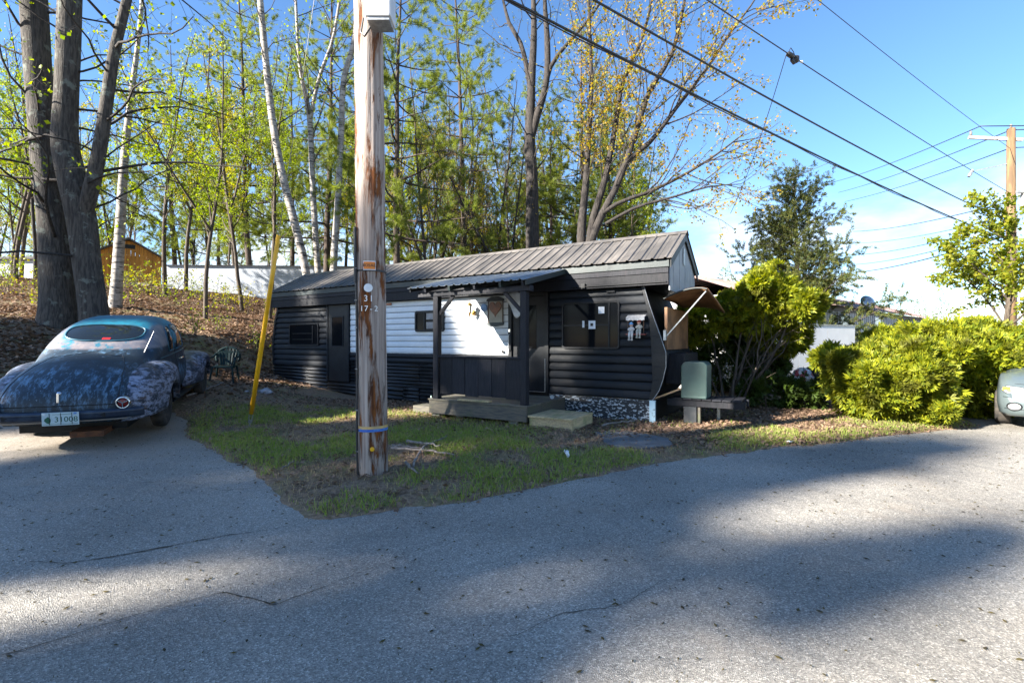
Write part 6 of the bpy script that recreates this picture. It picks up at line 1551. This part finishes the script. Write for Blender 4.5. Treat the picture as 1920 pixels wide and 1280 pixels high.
for i in range(10):
    X_ = -26 + i * 5.4 + rngb.uniform(-1, 1); Y_ = -17 + rngb.uniform(-4, 3)
    if X_ < -15: Y_ -= 6
    if i % 2: tree_obj('pine_tree', (X_, Y_, -.1), i * 1.3, .8, pine[i % 3][0], B_pine, pine[i % 3][1], L_pine, 'pine of the wood edge across the road behind the camera', group='wood edge behind the camera')
    else: tree_obj('young_tree', (X_, Y_, -.1), i * 1.3, 1.1, young[i % 4][0], B_brown, young[i % 4][1], L_spring, 'leafy tree of the wood edge across the road behind the camera', group='wood edge behind the camera')

# ---------------------------------------------------------------- grass, leaf litter, sticks
rng = np.random.default_rng(500)
def scatter(n, x0, x1, y0, y1): return rng.uniform(x0, x1, n), rng.uniform(y0, y1, n)
def gz(x, y): return soil_z(x, y)
def tri_inside_trailer(x, y):
    rx = (x - TR_LOC[0]) * TU[0] + (y - TR_LOC[1]) * TU[1]; ry = (x - TR_LOC[0]) * TB[0] + (y - TR_LOC[1]) * TB[1]
    return (rx > -11.8) & (rx < -.3) & (ry > -.05)
def blades(name, x, y, hgt, wid, lmat, label):
    n = len(x); z = gz(x, y) - .01; a = rng.uniform(0, 6.283, n); ln = rng.normal(0, .55, (n, 2)); h_ = hgt * (.45 + .9 * rng.random(n)); w = wid * (.6 + .8 * rng.random(n))
    B = np.stack([x, y, z], 1); s = np.stack([np.cos(a) * w, np.sin(a) * w, 0 * a], 1); m_ = B + np.stack([ln[:, 0] * h_ * .35, ln[:, 1] * h_ * .35, h_ * .6], 1); tp = B + np.stack([ln[:, 0] * h_, ln[:, 1] * h_, h_ * (1 - .25 * np.hypot(ln[:, 0], ln[:, 1]).clip(0, 2))], 1)
    V = np.stack([B - s, B + s, m_ + s * .7, m_ - s * .7, tp], 1).reshape(-1, 3); i = np.arange(n)[:, None] * 5
    me = mesh_np(name, V, [np.concatenate([i, i + 1, i + 2, i + 3], 1), np.concatenate([i + 3, i + 2, i + 4], 1)])
    return tag(put(name, me, lmat), label, 'grass', kind='stuff')
x, y = scatter(260000, -6.2, 9.5, 3.6, 10.6)
d = sdf(x, y); dens = sstep(-.15, .5, wob(x, y, 1.1, 3) + .35 * wob(x, y, 4, 1) + .25) * sstep(-.05, .16, d)
front = sstep(-3.2, -.9, (x - TR_LOC[0]) * TB[0] + (y - TR_LOC[1]) * TB[1])   # thins out towards the trailer
front = np.where(x > 2.9, sstep(.5, 1.5, d), front); dens *= np.clip(1 - front * .93, 0, 1) * np.where(x > 2.6, .8, 1) * np.where((x < -4.6), sstep(-6.2, -4.6, x), 1)
k = (rng.random(len(x)) < dens) & ~tri_inside_trailer(x, y) & (d > .0)
blades('grass', x[k], y[k], .085, .0035, L_grass, 'short green spring grass on the roadside island')
k2 = (rng.random(len(x)) < .24 * sstep(-.10, .12, d)) & ~tri_inside_trailer(x, y) & (front < .9)
blades('dry_grass', x[k2], y[k2], .06, .003, L_dry, 'dry straw coloured grass among the green')
def litter(name, x, y, size, lmat, label, zoff=.012):
    n = len(x); z = gz(x, y) + zoff + .02 * rng.random(n); P = np.stack([x, y, z], 1); a = rng.uniform(0, 6.283, n); t = np.stack([np.cos(a), np.sin(a), rng.normal(0, .35, n)], 1); s = np.stack([-np.sin(a), np.cos(a), rng.normal(0, .35, n)], 1); sz = (size * (.5 + rng.random(n)))[:, None]
    up = np.array([0, 0, 1.0]); V = np.stack([P - t * sz * .5, P + s * sz * .34 + up * sz * .12, P + t * sz * .5, P - s * sz * .34 + up * sz * .12], 1).reshape(-1, 3); i = np.arange(n)[:, None] * 4
    return tag(put(name, mesh_np(name, V, np.concatenate([np.concatenate([i, i + 1, i + 2], 1), np.concatenate([i, i + 2, i + 3], 1)], 0)), lmat), label, 'leaves', kind='stuff')
x, y = scatter(150000, -26, -3.5, 8.5, 27); tt_ = (y - 11) * .6 + (-x - 7.5) * .8
k = (rng.random(len(x)) < sstep(-1.5, 1.5, tt_) * (.35 + .65 * sstep(-.3, .4, wob(x, y, .9, 8)))) & ~tri_inside_trailer(x, y) & (x > -1.12 * y - .5)
litter('fallen_leaves', x[k], y[k], .10, L_brownleaf, 'brown fallen leaves covering the bank')
x, y = scatter(90000, -8, 9, 4.0, 12); d = sdf(x, y); fr = sstep(-2.6, -.4, (x - TR_LOC[0]) * TB[0] + (y - TR_LOC[1]) * TB[1])
k = (rng.random(len(x)) < (.22 + .65 * fr) * sstep(-.35, .25, d) ** 1.6) & ~tri_inside_trailer(x, y)
litter('fallen_leaves', x[k], y[k], .055, L_brownleaf, 'brown fallen leaves strewn around the trailer and porch')
# bits of debris on the asphalt
x, y = scatter(5200, -9, 9, 1.9, 9); d = sdf(x, y); k = d < .02; x = x[k]; y = y[k]; n = len(x)
z = height(x, y) + .012 * wob(x, y, .8, 5) + .002; a = rng.uniform(0, 6.28, n); s1 = .010 * (.4 + rng.random(n) ** 2 * 2.0)[:, None]; t = np.stack([np.cos(a), np.sin(a), 0 * a], 1); s = np.stack([-np.sin(a), np.cos(a), 0 * a], 1); P = np.stack([x, y, z], 1)
V = np.stack([P - t * s1, P + s * s1 * .4, P + t * s1, P - s * s1 * .4, P + np.array([0, 0, .006])], 1).reshape(-1, 3); i = np.arange(n)[:, None] * 5
tag(put('road_debris', mesh_np('road_debris', V, np.concatenate([np.concatenate([i + q_, i + (q_ + 1) % 4, i + 4], 1) for q_ in range(4)], 0)), leafmat('dark_debris', (.03, .025, .015), (.09, .07, .02), .1, .9)), 'tiny seeds and bits of bark on the asphalt', 'debris', kind='stuff')

# sticks lying by the pole
M_stick = mat('grey_stick', (.28, .24, .21), (.16, .13, .11), scale=20, stretch=(1, 1, 1), rough=.9)
def stick(pix, r_, lab, seed):
    rg = np.random.default_rng(seed); P = []
    for px, py in pix:
        d = 1360.5 / (py - 640); x = (px - 960) / F * d; P.append((x, d, h1(x, d) + .05 + r_ + .02 * rg.random()))
    P = np.array(P); s = np.r_[0, np.cumsum(np.linalg.norm(np.diff(P, axis=0), axis=1))]; q = catmull(s, P, np.linspace(0, s[-1], 10)) if len(P) > 2 else np.linspace(P[0], P[1], 10)
    q = q + rg.normal(0, .008, q.shape); tag(MB().tube(q, np.linspace(r_, r_ * .6, 10), 7).build('stick', M_stick, None, smooth=True), lab, 'stick', 'sticks in the grass')
stick([(735, 852), (790, 856), (850, 862)], .020, 'longest pale stick lying flat right of the pole base', 1)
stick([(765, 838), (800, 842), (825, 848)], .022, 'short thick pale stick behind the longest stick', 2)
stick([(775, 885), (783, 865), (800, 845), (838, 828)], .016, 'grey forked stick slanting up across the other sticks', 3)
stick([(735, 845), (770, 848), (800, 851)], .014, 'thin stick touching the pole base', 4)
stick([(760, 880), (775, 893), (785, 900)], .018, 'dark stub of wood nearest the road', 5)
stick([(350, 775), (400, 760), (440, 748)], .022, 'long thin branch lying beside the coupe', 6)
stick([(1130, 806), (1160, 800), (1190, 797)], .02, 'stick lying under the peeling skirt board', 7)
stick([(530, 888), (545, 880), (553, 875)], .008, 'small twig on the left slope of the island', 8)
# stones and litter
def stone(px, py, s, lab, material, seed):
    rg = np.random.default_rng(seed); d = 1360.5 / (py - 640); x = (px - 960) / F * d; bm = bmesh.new(); bmesh.ops.create_icosphere(bm, subdivisions=2, radius=1)
    for v in bm.verts: v.co = Vector((v.co.x * s[0], v.co.y * s[1], v.co.z * s[2])) * (1 + .18 * math.sin(5 * v.co.x + seed) + .12 * rg.normal() * .5)
    me = bpy.data.meshes.new('stone'); bm.to_mesh(me); bm.free(); o = put('stone', me, material, None, (x, d, h1(x, d) + s[2] * .5)); tag(o, lab, 'stone')
M_stone = mat('grey_stone', (.22, .22, .24), (.34, .34, .36), scale=6, rough=.9)
stone(497, 758, (.20, .16, .10), 'pale grey stone behind the yellow guy guard', M_stone, 1); stone(462, 760, (.10, .08, .05), 'small stone left of the yellow guy guard', M_stone, 2)
def scrap(px, py, size, lab, material, seed, name='scrap', dz=.05, cat='litter'):
    rg = np.random.default_rng(seed); d = 1360.5 / (py - 640); x = (px - 960) / F * d; P = np.array([[(a * size[0] + rg.normal(0, .01), b * size[1], rg.random() * size[2]) for a in np.linspace(-.5, .5, 5)] for b in np.linspace(-.5, .5, 4)])
    o = MB().grid(P).build(name, material, None, smooth=True, loc=(x, d, h1(x, d) + dz)); md = o.modifiers.new('t', 'SOLIDIFY'); md.thickness = .004; tag(o, lab, cat)
scrap(1063, 866, (.05, .10, .10), 'small white plastic scrap in the grass near the road', M_paper, 3, 'plastic_scrap', .06)
scrap(762, 752, (.22, .12, .06), 'small red rag on the leaves below the corrugated skirt', M_red, 4, 'red_rag', .05)
scrap(1480, 833, (.06, .05, .03), 'tiny white scrap on the road edge under the shrubs', M_paper, 5, 'paper_scrap', .03)
cp = local(-1.98 - .12, -.55); o = MB().lathe([(.03, 0), (.04, .09), (.038, .09), (.028, .01)], 12, Matrix.Rotation(R(80), 4, 'X')).build('paper_cup', M_paper, None, loc=(cp[0], cp[1], .445)); tag(o, 'crumpled white cup lying on the right side of the porch deck', 'cup')
bl = local(-4.55, -1.2); o = MB().box(-.28, .28, -.2, .2, 0, .22).build('crate_step', M_deck, None, loc=(bl[0], bl[1], -.02), rot=(0, 0, TR_A), bevel=.01); tag(o, 'small worn wooden block left of the porch deck', 'block')
bo = local(-4.30, -1.45); o = MB().lathe([(.035, 0), (.04, .02), (.04, .14), (.015, .19), (.015, .23)], 12).build('plastic_bottle', mat('pale_green_plastic', (.45, .6, .52), rough=.3), None, smooth=True, loc=(bo[0], bo[1], .2)); tag(o, 'pale green plastic bottle beside the left corner of the deck', 'bottle')
